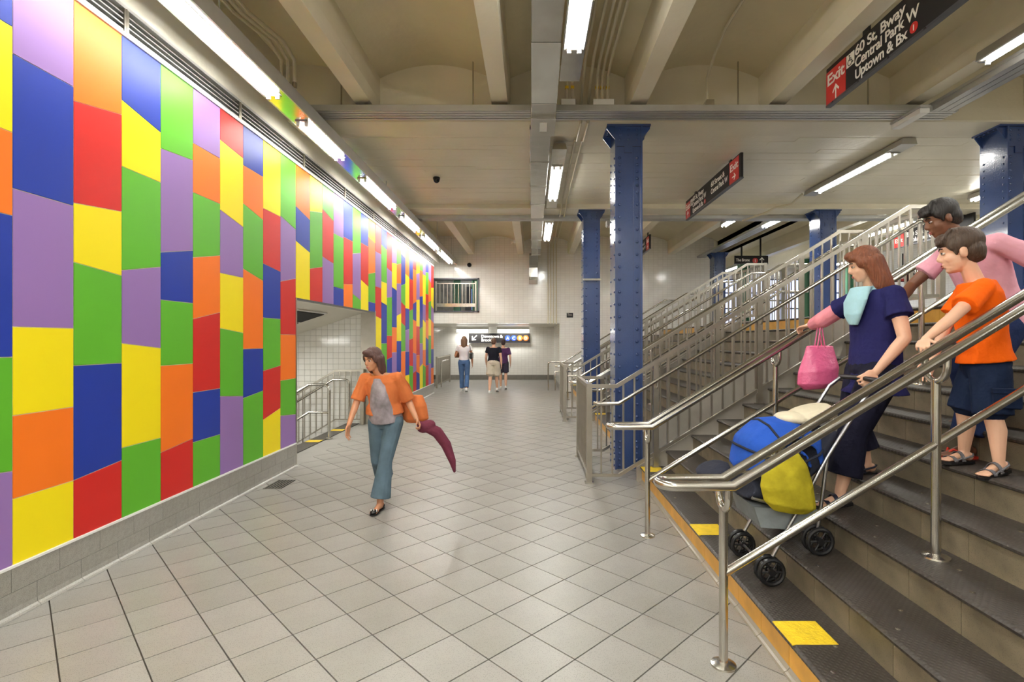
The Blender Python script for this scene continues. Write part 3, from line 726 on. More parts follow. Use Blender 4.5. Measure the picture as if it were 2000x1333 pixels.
# ------------------------------------------------------------------ TRAYS, DUCT, CONDUITS
def tray(y0, z, xa, xb, label):
    t = thing('cable_tray', label, 'tray')
    MB().box(xa, y0, z, xb, y0+.012, z+.072, bev=.003).build('front_panel', tray_m, t)
    MB().box(xa, y0+.012, z+.02, xb, y0+.27, z+.07).build('body', black_m, t)  # body coloured black so the gaps between the ribs look shaded
    for k in range(4): MB().box(xa, y0+.018+k*.064, z-.002, xb, y0+.018+k*.064+.046, z+.02).build('underside_channel', tray_m, t)
    return t
ta = tray(5.98, 4.25, -2.62, 4.92, 'ribbed metal cable tray across the ceiling in front of the nearest column')
tray(11.06, 4.2, -2.9, 9.5, 'ribbed metal cable tray across the ceiling behind the second column')
for x in (-2.25, -.7, 2.42, 3.95):
    MB().cyl((x, 6.1, 4.32), (x, 6.1, 4.88), .009, 8).box(x-.03, 6.07, 4.32, x+.03, 6.13, 4.33).build('hanger_rod', galv_m, ta, True)
t = thing('wireway', 'ribbed metal wireway running towards the viewer at the upper right', 'wireway')
for k in range(3): MB().box(4.62+k*.09, -3, 4.25, 4.70+k*.09, 6.0, 4.31).build('channel', tray_m, t)
MB().box(4.60, -3, 4.31, 4.9, 6.25, 4.34).build('cover', tray_m, t)
t = thing('wireway', 'ribbed metal wireway along the ceiling of the far arched bay', 'wireway')
for k in range(3): MB().box(5.3+k*.09, 11.3, 4.25, 5.38+k*.09, 20, 4.31).build('channel', tray_m, t)
bx = thing('junction_box', 'white metal junction box under the tray near the sloping wireway', 'box', (4.42, 6.05, 4.06))
MB().box(-.06, -.22, .10, .05, .25, .16, bev=.008).build('body', white_m, bx); MB().box(-.065, -.23, .16, .055, .26, .19, bev=.003).build('lid', tray_m, bx)
# duct
du = thing('ceiling_duct', 'rectangular sheet metal duct running along the ceiling to the back wall', 'duct')
ys = [-3.9, -1.9, .1, 2.1, 3.7, 4.75]
for a, b in zip(ys[:-1], ys[1:]): MB().box(-.01, a, 4.33, .262, b-.006, 4.62, bev=.004).build('duct_section', galv_m, du)
MB().prism([(4.75, 4.33), (5.6, 4.16), (5.6, 4.36), (4.75, 4.62)], 'x', -.012, .264).build('duct_section', galv_m, du)
MB().box(-.012, 5.605, 4.155, .262, 5.9, 4.3, bev=.004).build('duct_section', galv_m, du)
MB().box(-.02, 5.9, 4.12, .27, 6.4, 4.24, bev=.003).build('duct_section', steel_m, du)
yy = 6.4
while yy < 15.8:
    b = min(yy+1.18, 15.9); MB().box(-.035, yy, 4.2, .235, b-.006, 4.265, bev=.004).build('duct_section', galv_m, du); MB().box(-.045, b-.02, 4.19, .245, b, 4.267).build('flange', galv_m, du); yy = b
MB().prism([(15.9, 4.2), (16.3, 3.9), (16.62, 3.9), (16.62, 4.27), (15.9, 4.267)], 'x', -.1, .17).build('elbow', galv_m, du)
MB().box(-.11, 16.36, 3.6, .16, 16.66, 3.9, bev=.005).build('duct_section', galv_m, du)
MB().prism([(16.36, 3.6), (16.66, 3.6), (16.66, 3.4), (16.3, 3.5)], 'x', -.11, .16).build('outlet', galv_m, du)
MB().box(.085, 6.0, 4.116, .17, 6.25, 4.12).build('label_plate', white_m, du)
# conduits
cz = 4.72; i = 0
cs = [(.585, 'straight'), (.675, 'straight'), (.75, 'box'), (.81, 'box'), (.875, 'box')]
cg = thing('conduit_bundle', 'bundle of cream painted conduits along the ceiling beside the duct', 'conduit')
for x, kind in cs:
    if kind == 'box': MB().tube([(x, -3.9, cz), (x, 5.75, cz), (x, 5.98, cz-.06), (x, 6.04, cz-.2), (x, 6.04, 4.38)], .016, 8).build('conduit', pipe_m, cg, True)
    else: MB().tube([(x, -3.9, cz), (x, 5.7, cz), (x, 6.0, cz-.1), (x, 6.29, 4.42), (x, 6.29, 4.24), (x, 6.85, 4.24), (x, 7.1, 4.335), (x, 10.3, 4.335), (x, 10.5, 4.24), (x, 11.35, 4.24), (x, 11.6, 4.7), (x, 16.55, 4.7), (x, 16.64, 4.6), (x, 16.64, 2.12)], .016, 8).build('conduit', pipe_m, cg, True)
    for q in (1.6, 3.2, 4.6): MB().box(x-.022, q, cz-.02, x+.022, q+.03, cz+.09).build('clamp', pipe_m, cg)
for x in (.40, .465): MB().tube([(x, 4.9, cz), (x, 5.8, cz), (x, 6.04, cz-.12), (x, 6.04, 4.38)], .016, 8).build('conduit', pipe_m, cg, True)
for x in (.5, .77): MB().tube([(x, 11.4, 4.7), (x, 16.55, 4.7), (x, 16.64, 4.6), (x, 16.64, 2.12)], .016, 8).build('conduit', pipe_m, cg, True)
for x in (.40, .465, .75, .81, .875): MB().box(x-.02, 6.02, 4.53, x+.02, 6.062, 4.56).build('yellow_tag', yellow_paint_m, cg)
for xa, xb, q in ((.33, .5, 'small'), (.7, .95, 'wide')):
    b = thing('junction_box', q+' grey junction box on top of the cable tray', 'box', (xa, 6.0, 4.322)); MB().box(0, 0, 0, xb-xa, .1, .075, bev=.004).build('body', galv_m, b); MB().box(.004, -.006, .004, xb-xa-.004, 0, .071).build('cover', white_m, b)
cc = thing('conduit', 'single cream conduit dropping from the arch to the tray, right of the columns', 'conduit')
MB().tube([(2.06, -3, 4.93), (2.06, 5.5, 4.93), (2.06, 5.85, 4.84), (2.06, 6.1, 4.7), (2.06, 6.1, 4.4)], .017, 8).build('pipe', pipe_m, cc, True)
MB().prism([(-.06+2.06, 4.322), (2.12, 4.322), (2.12, 4.41), (2.03, 4.41)], 'y', 6.04, 6.16).build('box', galv_m, cc)
for k, x in enumerate((-2.86, -2.79, -2.72)):
    cc2 = thing('conduit', ('leftmost', 'middle', 'rightmost')[k]+' of the three conduits bending down above the mural', 'conduit')
    MB().tube([(x, -3, 4.74), (x, 4.95, 4.74), (x+.12, 5.4, 4.72), (x+.17, 5.55, 4.6), (x+.17, 5.55, 4.17)], .018, 8).build('pipe', pipe_m, cc2, True)
    MB().cyl((x+.17, 5.55, 4.3), (x+.17, 5.55, 4.36), .026, 10).build('coupling', galv_m, cc2, True)
cc = thing('conduit', 'flexible conduit curving from the boxed light to the far tray', 'conduit')
MB().tube([(5.0, 9.6, 4.31), (4.95, 9.9, 4.2), (4.8, 10.2, 4.22), (4.75, 10.6, 4.2), (4.5, 11.1, 4.16)], .022, 8).build('pipe', pipe_m, cc, True)
t = thing('wall_speaker', 'small round black speaker on the white wall above the barred opening', 'speaker', (-2.03, 16.69, 4.02))
MB().cyl((0, 0, 0), (0, -.05, 0), .07, 16).build('body', black_m, t, True); MB().cyl((0, -.05, 0), (0, -.055, 0), .045, 16).build('grille', dark_m, t, True)
t = thing('dome_camera', 'black dome camera on the flat ceiling', 'camera', (-1.63, 8.8, 4.365))
MB().cyl((0, 0, 0), (0, 0, -.03), .06, 18).build('mount', black_m, t, True); MB().ell((0, 0, -.035), ((.055, 0, 0), (0, .055, 0), (0, 0, .06)), 16).build('dome', mat('dome_gloss', srgb(20, 20, 22), .06), t, 'all')
t = thing('flood_lamp', 'small white twin head emergency lamp fixed to the far ceiling beam', 'lamp', (-.5, 15.2, 4.5))
MB().box(-.05, -.05, -.05, .05, .05, .05, bev=.01).build('body', white_m, t)
for s in (-1, 1): MB().loft([((s*.05, 0, 0), (0, .02, 0), (0, 0, .02)), ((s*.12, -.03, -.02), (0, .06, 0), (0, 0, .06))], 12).build('lamp_head', white_m, t, True)
t = thing('ceiling_box', 'small grey box hanging behind the nearest column', 'box', (1.75, 11.2, 4.1)); MB().box(-.15, -.1, -.04, .15, .15, .1, bev=.02).build('body', tray_m, t); MB().box(-.1, -.105, -.045, .1, .1, -.04).build('lens', white_m, t)
# floor drain
t = thing('floor_drain', 'dark slotted metal drain grate in the floor near the mural', 'drain', (-2.80, 5.74, .001), (0, 0, R(0)))
MB().box(-.10, -.17, 0, .10, .17, .0015).build('pan', dark_m, t)
for i in range(6): MB().box(-.095+.034*i, -.165, .0015, -.078+.034*i, .165, .005).build('bar', galv_m, t)
for y in (-.17, -.003, .164): MB().box(-.1, y, .0015, .1, y+.006, .0055).build('cross_bar', galv_m, t)
# wall plaque
t = thing('wall_plaque', 'small black plaque with pale marks on the white wall', 'sign', (1.1, 16.69, 2.33), (0, 0, 0))
MB().box(0, -.006, 0, .21, .006, .15, bev=.002).build('plate', black_m, t); MB().box(.035, -.0075, .072, .165, -.006, .09).build('pale_strip', galv_m, t); MB().box(.02, -.0075, .125, .08, -.006, .138).build('pale_strip', galv_m, t)  # pale strips stand in for lettering

# ------------------------------------------------------------------ SIGNS
def arrow(parent, x, z, s, ang, m=None, y=-.004):
    a = MB().prism([(-.06, -.5), (.06, -.5), (.06, .18), (.3, -.06), (.38, .04), (0, .46), (-.38, .04), (-.3, -.06), (-.06, .18)], 'y', 0, .002)
    o = a.build('arrow', m or ink_m, parent); o.scale = (s, 1, s); o.location = (x, y, z); o.rotation_euler = (0, R(ang), 0); return o
def disc(parent, x, z, r, m, ch, y=-.004):
    d = MB().cyl((x, y+.003, z), (x, y, z), r, 28).build('route_disc', m, parent); lettering(ch, r*1.45, x, z-r*.52, parent, ink_m, y=y-.0012, align='CENTER', bold=.03); return d
def sign(label, loc, rot, w, h, hang=(.3,)):
    t = thing('hanging_sign', label, 'sign', loc, (0, 0, R(rot)))
    MB().box(0, 0, 0, w, .04, h, bev=.002).build('board', sign_m, t)
    MB().box(-.004, -.004, -.012, w+.004, .044, .008).build('bottom_rail', signed_m, t)
    return t
def panel(t, x0, x1, z0, z1, m, name='panel'): return MB().box(x0, -.003, z0, x1, 0, z1).build(name, m, t)
def wheelchair(t, x, z, s):
    panel(t, x, x+s, z, z+s, ink_m, 'access_panel'); q = []
    p = lambda a, b: (x+a*s, -.0042, z+b*s)
    m = MB(); m.ball(p(.42, .84), .06*s, 8)
    m.tube([p(.43, .74), p(.45, .45), p(.7, .45), p(.78, .2), p(.88, .24)], .032*s, 6); m.tube([p(.44, .6), p(.64, .6)], .03*s, 6)
    m.tube([p(.36+.0, .56)]+[p(.46+.25*math.cos(R(a)), .32+.25*math.sin(R(a))) for a in range(120, 351, 23)], .026*s, 6)
    m.build('wheelchair_symbol', black_m, t, 'all')
s1 = sign('large black sign at the top right reading Exit 60 St, Bway', (2.95, 5.2, 3.945), -90, 2.3, .37)
panel(s1, 0, .322, 0, .325, signred_m, 'red_panel'); lettering('Exit', .155, .018, .185, s1, w=.28, bold=.02); arrow(s1, .165, .085, .15, 0)
wheelchair(s1, .335, .20, .118)
for q, (tx, w_) in enumerate((('60 St, Bway', .64), ('Central Park W', .785), ('Uptown & Bx', .66))): lettering(tx, .125, .465, .25-.108*q, s1, w=w_, bold=.02)
disc(s1, 1.195, .075, .042, signred_m, '1')
for x in (.55, 1.75): MB().box(x, .012, .37, x+.09, .03, .9).build('hanger', black_m, s1)
for x in (.1, .5, .9, 1.3, 1.7): MB().box(x, -.008, -.008, x+.02, -.003, .004).build('rivet', black_m, s1)
s2 = sign('black two way sign under the flat ceiling with Exit at both ends', (3.02, 10.2, 3.965), -90, 2.68, .365)
panel(s2, 0, .28, 0, .31, signred_m, 'red_panel'); lettering('Exit', .15, .02, .175, s2, w=.24, bold=.02); arrow(s2, .14, .085, .14, 0)
wheelchair(s2, .30, .19, .12)
for q, (tx, w_) in enumerate((('60 St, Bway', .63), ('Central Park W', .75), ('Uptown & Bx', .60))): lettering(tx, .12, .44, .245-.108*q, s2, w=w_, bold=.02)
disc(s2, 1.13, .07, .04, signred_m, '1')
for q, (tx, w_) in enumerate((('60 Street &', .62), ('Central Park W', .75))): lettering(tx, .12, 1.44, .22-.12*q, s2, w=w_, bold=.02)
panel(s2, 2.26, 2.62, 0, .345, signred_m, 'red_panel'); lettering('Exit', .15, 2.28, .19, s2, w=.31, bold=.02); arrow(s2, 2.44, .09, .15, 90)
for x in (.5, 2.2): MB().box(x, .01, .365, x+.08, .03, .42).build('hanger', black_m, s2)
s3 = sign('far black and red Exit sign beyond the nearest column', (3.0, 15.6, 3.95), -90, 2.3, .37)
panel(s3, 1.95, 2.26, 0, .34, signred_m, 'red_panel'); lettering('Exit', .15, 1.98, .19, s3, w=.25, bold=.02); arrow(s3, 2.1, .09, .15, 90)
lettering('60 Street &', .12, 1.15, .21, s3, w=.6); lettering('Central Park W', .12, 1.1, .09, s3, w=.75)
for x in (.5, 2.0): MB().box(x, .01, .37, x+.06, .03, .9).build('hanger', black_m, s3)
s4 = sign('black sign reading The Bronx hanging at the end of the tiled wall', (6.4, 16.4, 4.02), 0, 1.06, .26)
lettering('The Bronx', .125, .04, .08, s4, w=.44, bold=.02); disc(s4, .65, .10, .085, signred_m, '1'); arrow(s4, .86, .12, .2, 0)
for x in (.2, .8): MB().box(x, .01, .26, x+.05, .03, 1.09).build('hanger', black_m, s4)
s5 = sign('black sign reading Exit 60 St and Broadway Columbus Circle over the upper level', (9.2, 13.2, 3.93), -90, 2.4, .38)
panel(s5, 0, .36, 0, .34, signred_m, 'red_panel'); lettering('Exit', .15, .05, .12, s5, w=.27, bold=.02); wheelchair(s5, .4, .2, .12)
lettering('60 St & Broadway', .14, .56, .2, s5, w=1.1, bold=.02); lettering('Columbus Circle', .14, .56, .06, s5, w=.95, bold=.02)
for x in (.5, 2.0): MB().box(x, .01, .38, x+.06, .03, 1.1).build('hanger', black_m, s5)
s6 = sign('smaller black Exit sign deep in the upper level reading Columbus Circle', (14.2-2.0, 17.5, 3.58), 0, 1.6, .3)
panel(s6, 0, .45, 0, .3, signred_m, 'red_panel'); lettering('Exit', .17, .05, .09, s6, w=.33, bold=.02); lettering('St, Bway', .12, .75, .16, s6, w=.6, bold=.02); lettering('Columbus Circle', .12, .55, .04, s6, w=.95, bold=.02)
for x in (.3, 1.3): MB().box(x, .01, .3, x+.04, .03, .95).build('hanger', black_m, s6)
s7 = sign('black sign at the end of the passage reading Downtown and Brooklyn', (-2.57, 20.9, 1.5), 0, 2.47, .375)
arrow(s7, .22, .19, .3, -135); lettering('Downtown &', .165, .5, .2, s7, w=.86, bold=.025); lettering('Brooklyn', .165, .5, .05, s7, w=.58, bold=.025)
for k, (c_, m_) in enumerate((('A', blue_dot_m), ('C', blue_dot_m), ('B', orange_dot_m), ('D', orange_dot_m))): disc(s7, 1.57+.245*k, .185, .112, m_, c_)
MB().box(.1, .03, .1, 2.37, .09, .3).build('mount', black_m, s7)

# ------------------------------------------------------------------ UPPER LEVEL beyond the stairs
glow_m = mat('lit_window', srgb(196, 206, 246), .4, emit=1.15)
sf = thing('glass_storefront', 'bright glazed front with steel mullions far back on the upper level', 'glazing', (7.6, 21.6, LZ))
MB().box(0, .05, .0, 5.2, .08, 2.2).build('lit_glass', glow_m, sf)
for i in range(14): MB().box(.4*i-.02, 0, 0, .4*i+.02, .05, 2.2).build('mullion', steel_sq, sf)
for z in (0, .95, 1.6, 2.16): MB().box(-.02, -.005, z, 5.2, .045, z+.05).build('rail', signed_m, sf)
for nm_, x, y in (('left', 7.0, 17.2), ('middle', 9.2, 17.5), ('right', 11.6, 19.0)):
    c_ = thing('green_column', 'green painted column on the upper level, '+nm_+' one', 'column', (x, y, LZ))
    MB().box(-.15, -.15, 0, -.12, .15, 2.4).box(.12, -.15, 0, .15, .15, 2.4).box(-.12, -.02, 0, .12, .02, 2.4).build('shaft', green_m, c_)
    MB().box(-.2, -.2, 0, .2, .2, .03).build('base_plate', green_m, c_)
tg = thing('exit_turnstile', 'tall steel barred exit gate on the upper level near the tiled wall', 'gate', (7.5, 18.6, LZ))
for i in range(9): MB().cyl((.17*i, 0, 0), (.17*i, 0, 2.15), .02, 8).build('bar', steel_m, tg, True)
for z in (.03, 1.05, 2.12): MB().box(-.05, -.03, z, 1.41, .03, z+.05).build('cross_bar', steel_sq, tg)
for k, x in enumerate((-.15, 1.42)): MB().box(x, -.06, 0, x+.12, .06, 2.25).build('post', steel_sq, tg)
wp = MB().box(9.7, 18.5, LZ, 10.5, 18.8, 5.1).build('wall_pier', wall_tile_m); struct(wp, 'white tiled pier on the upper level')
struct(MB().box(5.85, 24.0, LZ, 13, 24.3, 5.1).build('wall_far_inner', wall_tile_m))
pc = thing('ticket_machine', 'black and red machine on the upper level beside the pier', 'machine', (11.0, 16.5, LZ))
MB().box(-.3, -.2, 0, .3, .2, 1.7, bev=.02).build('body', black_m, pc); MB().box(-.22, -.215, 1.0, .1, -.2, 1.5).build('screen', mat('screen', srgb(150, 190, 230), .3, emit=.8), pc); MB().box(.14, -.22, .9, .26, -.2, 1.3).build('side_panel', signred_m, pc)
# ------------------------------------------------------------------ PEOPLE
def cloth(name, rgb, amt=.12):
    m = mat(name, srgb(*rgb), .85, spec=.15, noise=(9, amt), bump=(8, .55))
    for q in m.node_tree.nodes:
        if q.type == 'BUMP': q.inputs['Distance'].default_value = .035
    return m
skin_l = mat('skin_fair', srgb(226, 178, 150), .5, noise=(12, .06)); skin_m = mat('skin_tan', srgb(196, 140, 106), .5, noise=(12, .06)); skin_d = mat('skin_brown', srgb(120, 78, 56), .5, noise=(12, .06))
def hairm(n, rgb):
    m = mat(n, srgb(*rgb), .5, noise=(30, .3), bump=(1, .8)); nt = m.node_tree; tc = [q for q in nt.nodes if q.type == 'TEX_COORD'][0]
    for q in [q for q in nt.nodes if q.type == 'TEX_NOISE']:
        mp = nt.nodes.new('ShaderNodeMapping'); mp.inputs['Scale'].default_value = (150, 150, 9) if q.inputs['Scale'].default_value < 2 else (4, 4, .4)
        nt.links.new(tc.outputs['Object'], mp.inputs[0]); nt.links.new(mp.outputs[0], q.inputs['Vector'])
    return m
eye_m = mat('eye_white', srgb(206, 196, 190), .3); iris_m = mat('iris', srgb(36, 26, 20), .2); lip_m = mat('lips', srgb(190, 110, 100), .5)
V = Vector
def frame(f, u=(0, 0, 1)):
    f = V(f).normalized(); l = V(u).cross(f).normalized(); return f, l, f.cross(l)
def hand(mb, wr, d, n, side, s, curl=.5, fr=.0085):
    """d: wrist to knuckles, n: way the palm faces, side: +1/-1 picks the thumb side"""
    d = V(d).normalized(); n = V(n); n = (n-d*n.dot(d)).normalized(); t = d.cross(n)*side; wr = V(wr)
    mb.ell(wr+d*.048*s, (d*.052*s, t*.041*s, n*.016*s), 10); mb.ell(wr+d*.075*s, (d*.022*s, t*.042*s, n*.014*s), 10)
    for i, L_ in enumerate((.072, .082, .076, .058)):
        p = wr+d*(.088-.004*abs(i-1.3))*s+t*(.033-.0215*i)*s; a = curl*.45; fan = (1.4-i)*.05
        dd = (d+t*fan).normalized()
        for q, k in enumerate((.45, .32, .26)):
            v = dd*math.cos(a)+n*math.sin(a); e = p+v*L_*k*s; mb.cap(p, fr*s*(1-.07*q), e, fr*s*(.95-.07*q), 8); p = e; a += curl*(1.0 if q == 0 else .8)
    p = wr+d*.022*s+t*.03*s; v = (d*.62+t*.72+n*.25).normalized(); e = p+v*.042*s; mb.cap(p, .0125*s, e, .0105*s, 8)
    v = (d*.85+t*.25+n*(.2+curl*.45)).normalized(); f_ = e+v*.034*s; mb.cap(e, .0105*s, f_, .009*s, 8)
def foot(mb, an, f, s, toes=True, pitch=0):
    an = V(an); f = V(f).normalized(); f = V((f.x, f.y, 0)).normalized(); l = V((0, 0, 1)).cross(f)
    f = f*math.cos(pitch)-V((0, 0, 1))*math.sin(pitch); u = f.cross(l); u = u if u.z > 0 else -u
    b = an-u*.075*s
    mb.ball(b-f*.035*s+u*.03*s, .033*s, 10); mb.cap(an, .034*s, b+u*.035*s, .036*s, 10)
    mb.cap(b+f*.02*s+u*.035*s, .034*s, b+f*.11*s+u*.018*s, .022*s, 10); mb.ell(b+f*.115*s+u*.012*s, (f*.045*s, l*.04*s, u*.016*s), 10)
    for i in range(5):
        o = (i-2)*.0155*s; mb.cap(b+f*.14*s+l*o+u*.01*s, .0095*s, b+f*(.172-.006*abs(i-1.2))*s+l*o*1.05+u*.008*s, .009*s, 8)
    return b, f, l, u
def head(mb, c, f, l, u, s):
    c = V(c); P = lambda a, b, e: c+f*a*s+l*b*s+u*e*s; E = lambda p, a, b, e, n=12: mb.ell(p, (f*a*s, l*b*s, u*e*s), n)
    E(P(-.012, 0, .026), .094, .074, .088, 16); E(P(.022, 0, -.035), .068, .060, .076, 14); E(P(.060, 0, -.093), .022, .026, .020); E(P(.036, 0, -.078), .046, .044, .036)
    E(P(.086, 0, -.028), .022, .013, .014); mb.cap(P(.082, 0, .012), .008*s, P(.1, 0, -.022), .011*s, 8)
    E(P(.074, 0, .026), .014, .05, .011); E(P(.082, 0, -.06), .012, .026, .007); E(P(.080, 0, -.072), .011, .022, .007)
    for sd in (-1, 1):
        E(P(.046, sd*.036, -.032), .03, .023, .028); E(P(-.01, sd*.074, -.018), .02, .009, .031); E(P(-.004, sd*.08, -.018), .012, .008, .022)
def person(label, J, s=1.0, fwd=(0, 1, 0), hf=None, hu=(0, 0, 1), skin=None, vox=.006, hands=None, feet=None, build=1.0, hs=None, bare_feet=True, face=True):
    """one continuous body surface from joints; returns the root thing and helper data"""
    root = thing('person', label, 'person', (0, 0, 0)); f, l, u = frame(fwd); hs = hs or s
    hf_, hl, hu_ = frame(hf or fwd, hu); mb = MB()
    head(mb, J['head'], hf_, hl, hu_, hs)
    nk = V(J['neck']); mb.cap(nk-V((0, 0, .02*s)), .058*s*build, V(J['head'])-hu_*.07*hs-hf_*.016*hs, .050*s, 12)
    pv, ch = V(J['pelvis']), V(J['chest']); sp = (nk-pv).normalized(); la = (V(J['shL'])-V(J['shR'])).normalized(); hl_ = (V(J['hipL'])-V(J['hipR'])).normalized(); fr = la.cross(sp).normalized(); fr = fr if fr.dot(f) > 0 else -fr
    b = build
    rings = [(pv-sp*.09*s, hl_*.12*s*b, fr*.08*s*b), (pv-sp*.02*s, hl_*.16*s*b, fr*.105*s*b), (pv+sp*.06*s, hl_*.15*s*b, fr*.1*s*b), (pv+(ch-pv)*.5, la*.128*s*b, fr*.09*s*b), (ch, la*.15*s*b, fr*.108*s*b), (ch+(nk-ch)*.55, la*.155*s*b, fr*.09*s*b), (nk-sp*.02*s, la*.08*s, fr*.06*s)]
    mb.loft(rings, 18)
    for S_ in 'LR':
        sh, el, wr = V(J['sh'+S_]), V(J['el'+S_]), V(J['wr'+S_]); mb.cap(nk-sp*.04*s, .05*s, sh, .05*s*b, 10); mb.cap(sh, .05*s*b, el, .037*s*b, 12); m_ = el+(wr-el)*.3; mb.cap(el, .037*s*b, m_, .037*s*b, 12); mb.cap(m_, .037*s*b, wr, .025*s, 12)
        hp, kn, an = V(J['hip'+S_]), V(J['kn'+S_]), V(J['an'+S_]); mb.cap(hp, .085*s*b, kn, .055*s*b, 12); m_ = kn+(an-kn)*.33-fr*.012*s; mb.cap(kn, .053*s*b, m_, .054*s*b, 12); mb.cap(m_, .054*s*b, an, .035*s, 12)
        hd = (hands or {}).get(S_); d = (wr-el).normalized()
        sd = 1 if S_ == 'L' else -1
        if hd: hand(mb, wr, hd[0], hd[1], hd[3] if len(hd) > 3 else sd, s, hd[2])
        else: hand(mb, wr, d, -la*sd, -1 if S_ == 'L' else 1, s, .35)
    info = {}
    for S_ in 'LR':
        fd, pt = (feet or {}).get(S_, (f, 0)); info[S_] = foot(mb, J['an'+S_], fd, s, pitch=pt)
    body = remeshed(mb, 'body', skin, vox, 3, root)
    if face:
        for sd in (-1, 1):
            c = V(J['head'])+hf_*.0735*hs+hl*sd*.031*hs+hu_*.002*hs; e = MB(); e.ell(c, (hl*.0125*hs, hu_*.0068*hs, hf_*.0105*hs), 12); e.ell(c+hf_*.0062*hs, (hl*.0078*hs, hu_*.0064*hs, hf_*.0055*hs), 10, 1); e.tube([c+hl*a_*.0125*hs+hu_*b_*.0068*hs+hf_*(.004+.007*(1-abs(a_)))*hs for a_, b_ in ((-1, .1), (-.5, .9), (0, 1.15), (.5, .9), (1, .1))], .0016*hs, 6, 1)
            e.build('eye', [eye_m, iris_m], root, 'all')
            bw_ = MB(); bw_.tube([V(J['head'])+hf_*.086*hs+hl*sd*.014*hs+hu_*.027*hs, V(J['head'])+hf_*.085*hs+hl*sd*.032*hs+hu_*.034*hs, V(J['head'])+hf_*.074*hs+hl*sd*.052*hs+hu_*.027*hs], .0035*hs, 6); bw_.build('eyebrow', iris_m, root, 'all')
        lp = MB(); c = V(J['head']); lp.ell(c+hf_*.0925*hs-hu_*.06*hs, (hf_*.005*hs, hl*.021*hs, hu_*.004*hs), 10); lp.ell(c+hf_*.0905*hs-hu_*.069*hs, (hf_*.005*hs, hl*.018*hs, hu_*.005*hs), 10); lp.build('lips', lip_m, root, 'all')
    return root, dict(J=J, s=s, b=b, f=f, la=la, fr=fr, sp=sp, hl=hl_, hf=hf_, hll=hl, hu=hu_, hs=hs, nk=nk, pv=pv, ch=ch, foot=info, vox=vox)
def shirt(root, D, m, name='shirt', sleeve=.55, hem=-.02, t=.016, hemw=1.12, sides='LR', neck=True):
    J, s, b = D['J'], D['s'], D['b']; mb = MB(); sp, la, fr, hl, pv, ch, nk = D['sp'], D['la'], D['fr'], D['hl'], D['pv'], D['ch'], D['nk']; k = t
    e = lambda v, w: v*(w*s*b+k)
    mb.loft([(pv+sp*hem*s, e(hl, .152*hemw), e(fr, .108*hemw)), (pv+sp*(hem+.07)*s, e(hl, .152*(hemw+1)/2), e(fr, .105)), (pv+(ch-pv)*.55, e(la, .138), e(fr, .1)), (ch, e(la, .155), e(fr, .11)), (ch+(nk-ch)*.55, e(la, .16), e(fr, .092)), (nk-sp*.012*s, e(la, .095), e(fr, .066))], 22)
    for S_ in sides:
        sh, el, wr = V(J['sh'+S_]), V(J['el'+S_]), V(J['wr'+S_])
        mb.cap(nk-sp*.06*s, .052*s, sh, .048*s*b+k*.5, 12); q = sh+(el-sh)*min(1, sleeve); mb.cap(sh, .049*s*b+k*.45, sh+(q-sh)*.75, .045*s*b+k*.7, 12); mb.tube2(sh+(q-sh)*.2, .046*s*b+k*.5, q, .05*s*b+k*.95, 12)
        if sleeve > 1: q2 = el+(wr-el)*(sleeve-1); mb.cap(el, .04*s*b+k, q2, .032*s*b+k*.7, 12)
    return remeshed(mb, name, m, max(.007, D['vox']), 3, root)
def pants(root, D, m, name='trousers', length=1.9, t=.013, flare=1.0, cuff=.0):
    J, s, b = D['J'], D['s'], D['b']; mb = MB(); sp, fr, hl, pv = D['sp'], D['fr'], D['hl'], D['pv']; k = t
    mb.loft([(pv-sp*.1*s, hl*(.13*s*b+k), fr*(.09*s*b+k)), (pv-sp*.02*s, hl*(.162*s*b+k), fr*(.108*s*b+k)), (pv+sp*.07*s, hl*(.15*s*b+k*.6), fr*(.1*s*b+k*.6))], 20)
    for S_ in 'LR':
        hp, kn, an = V(J['hip'+S_]), V(J['kn'+S_]), V(J['an'+S_]); mb.cap(hp, .088*s*b+k, kn if length >= 1 else hp+(kn-hp)*length*.85, (.058*s*b+k)*(flare if length < 1 else 1), 14)
        if length < 1: mb.tube2(hp, .088*s*b+k, hp+(kn-hp)*length, (.07*s*b+k)*flare, 14)
        else:
            q = kn+(an-kn)*(length-1); mb.tube2(kn, .056*s*b+k, q, (.05*s+k)*flare, 14); m_ = kn+(q-kn)*.4; mb.cap(kn, .056*s*b+k, m_, .055*s*b+k, 12)
    return remeshed(mb, name, m, max(.007, D['vox']), 2, root)
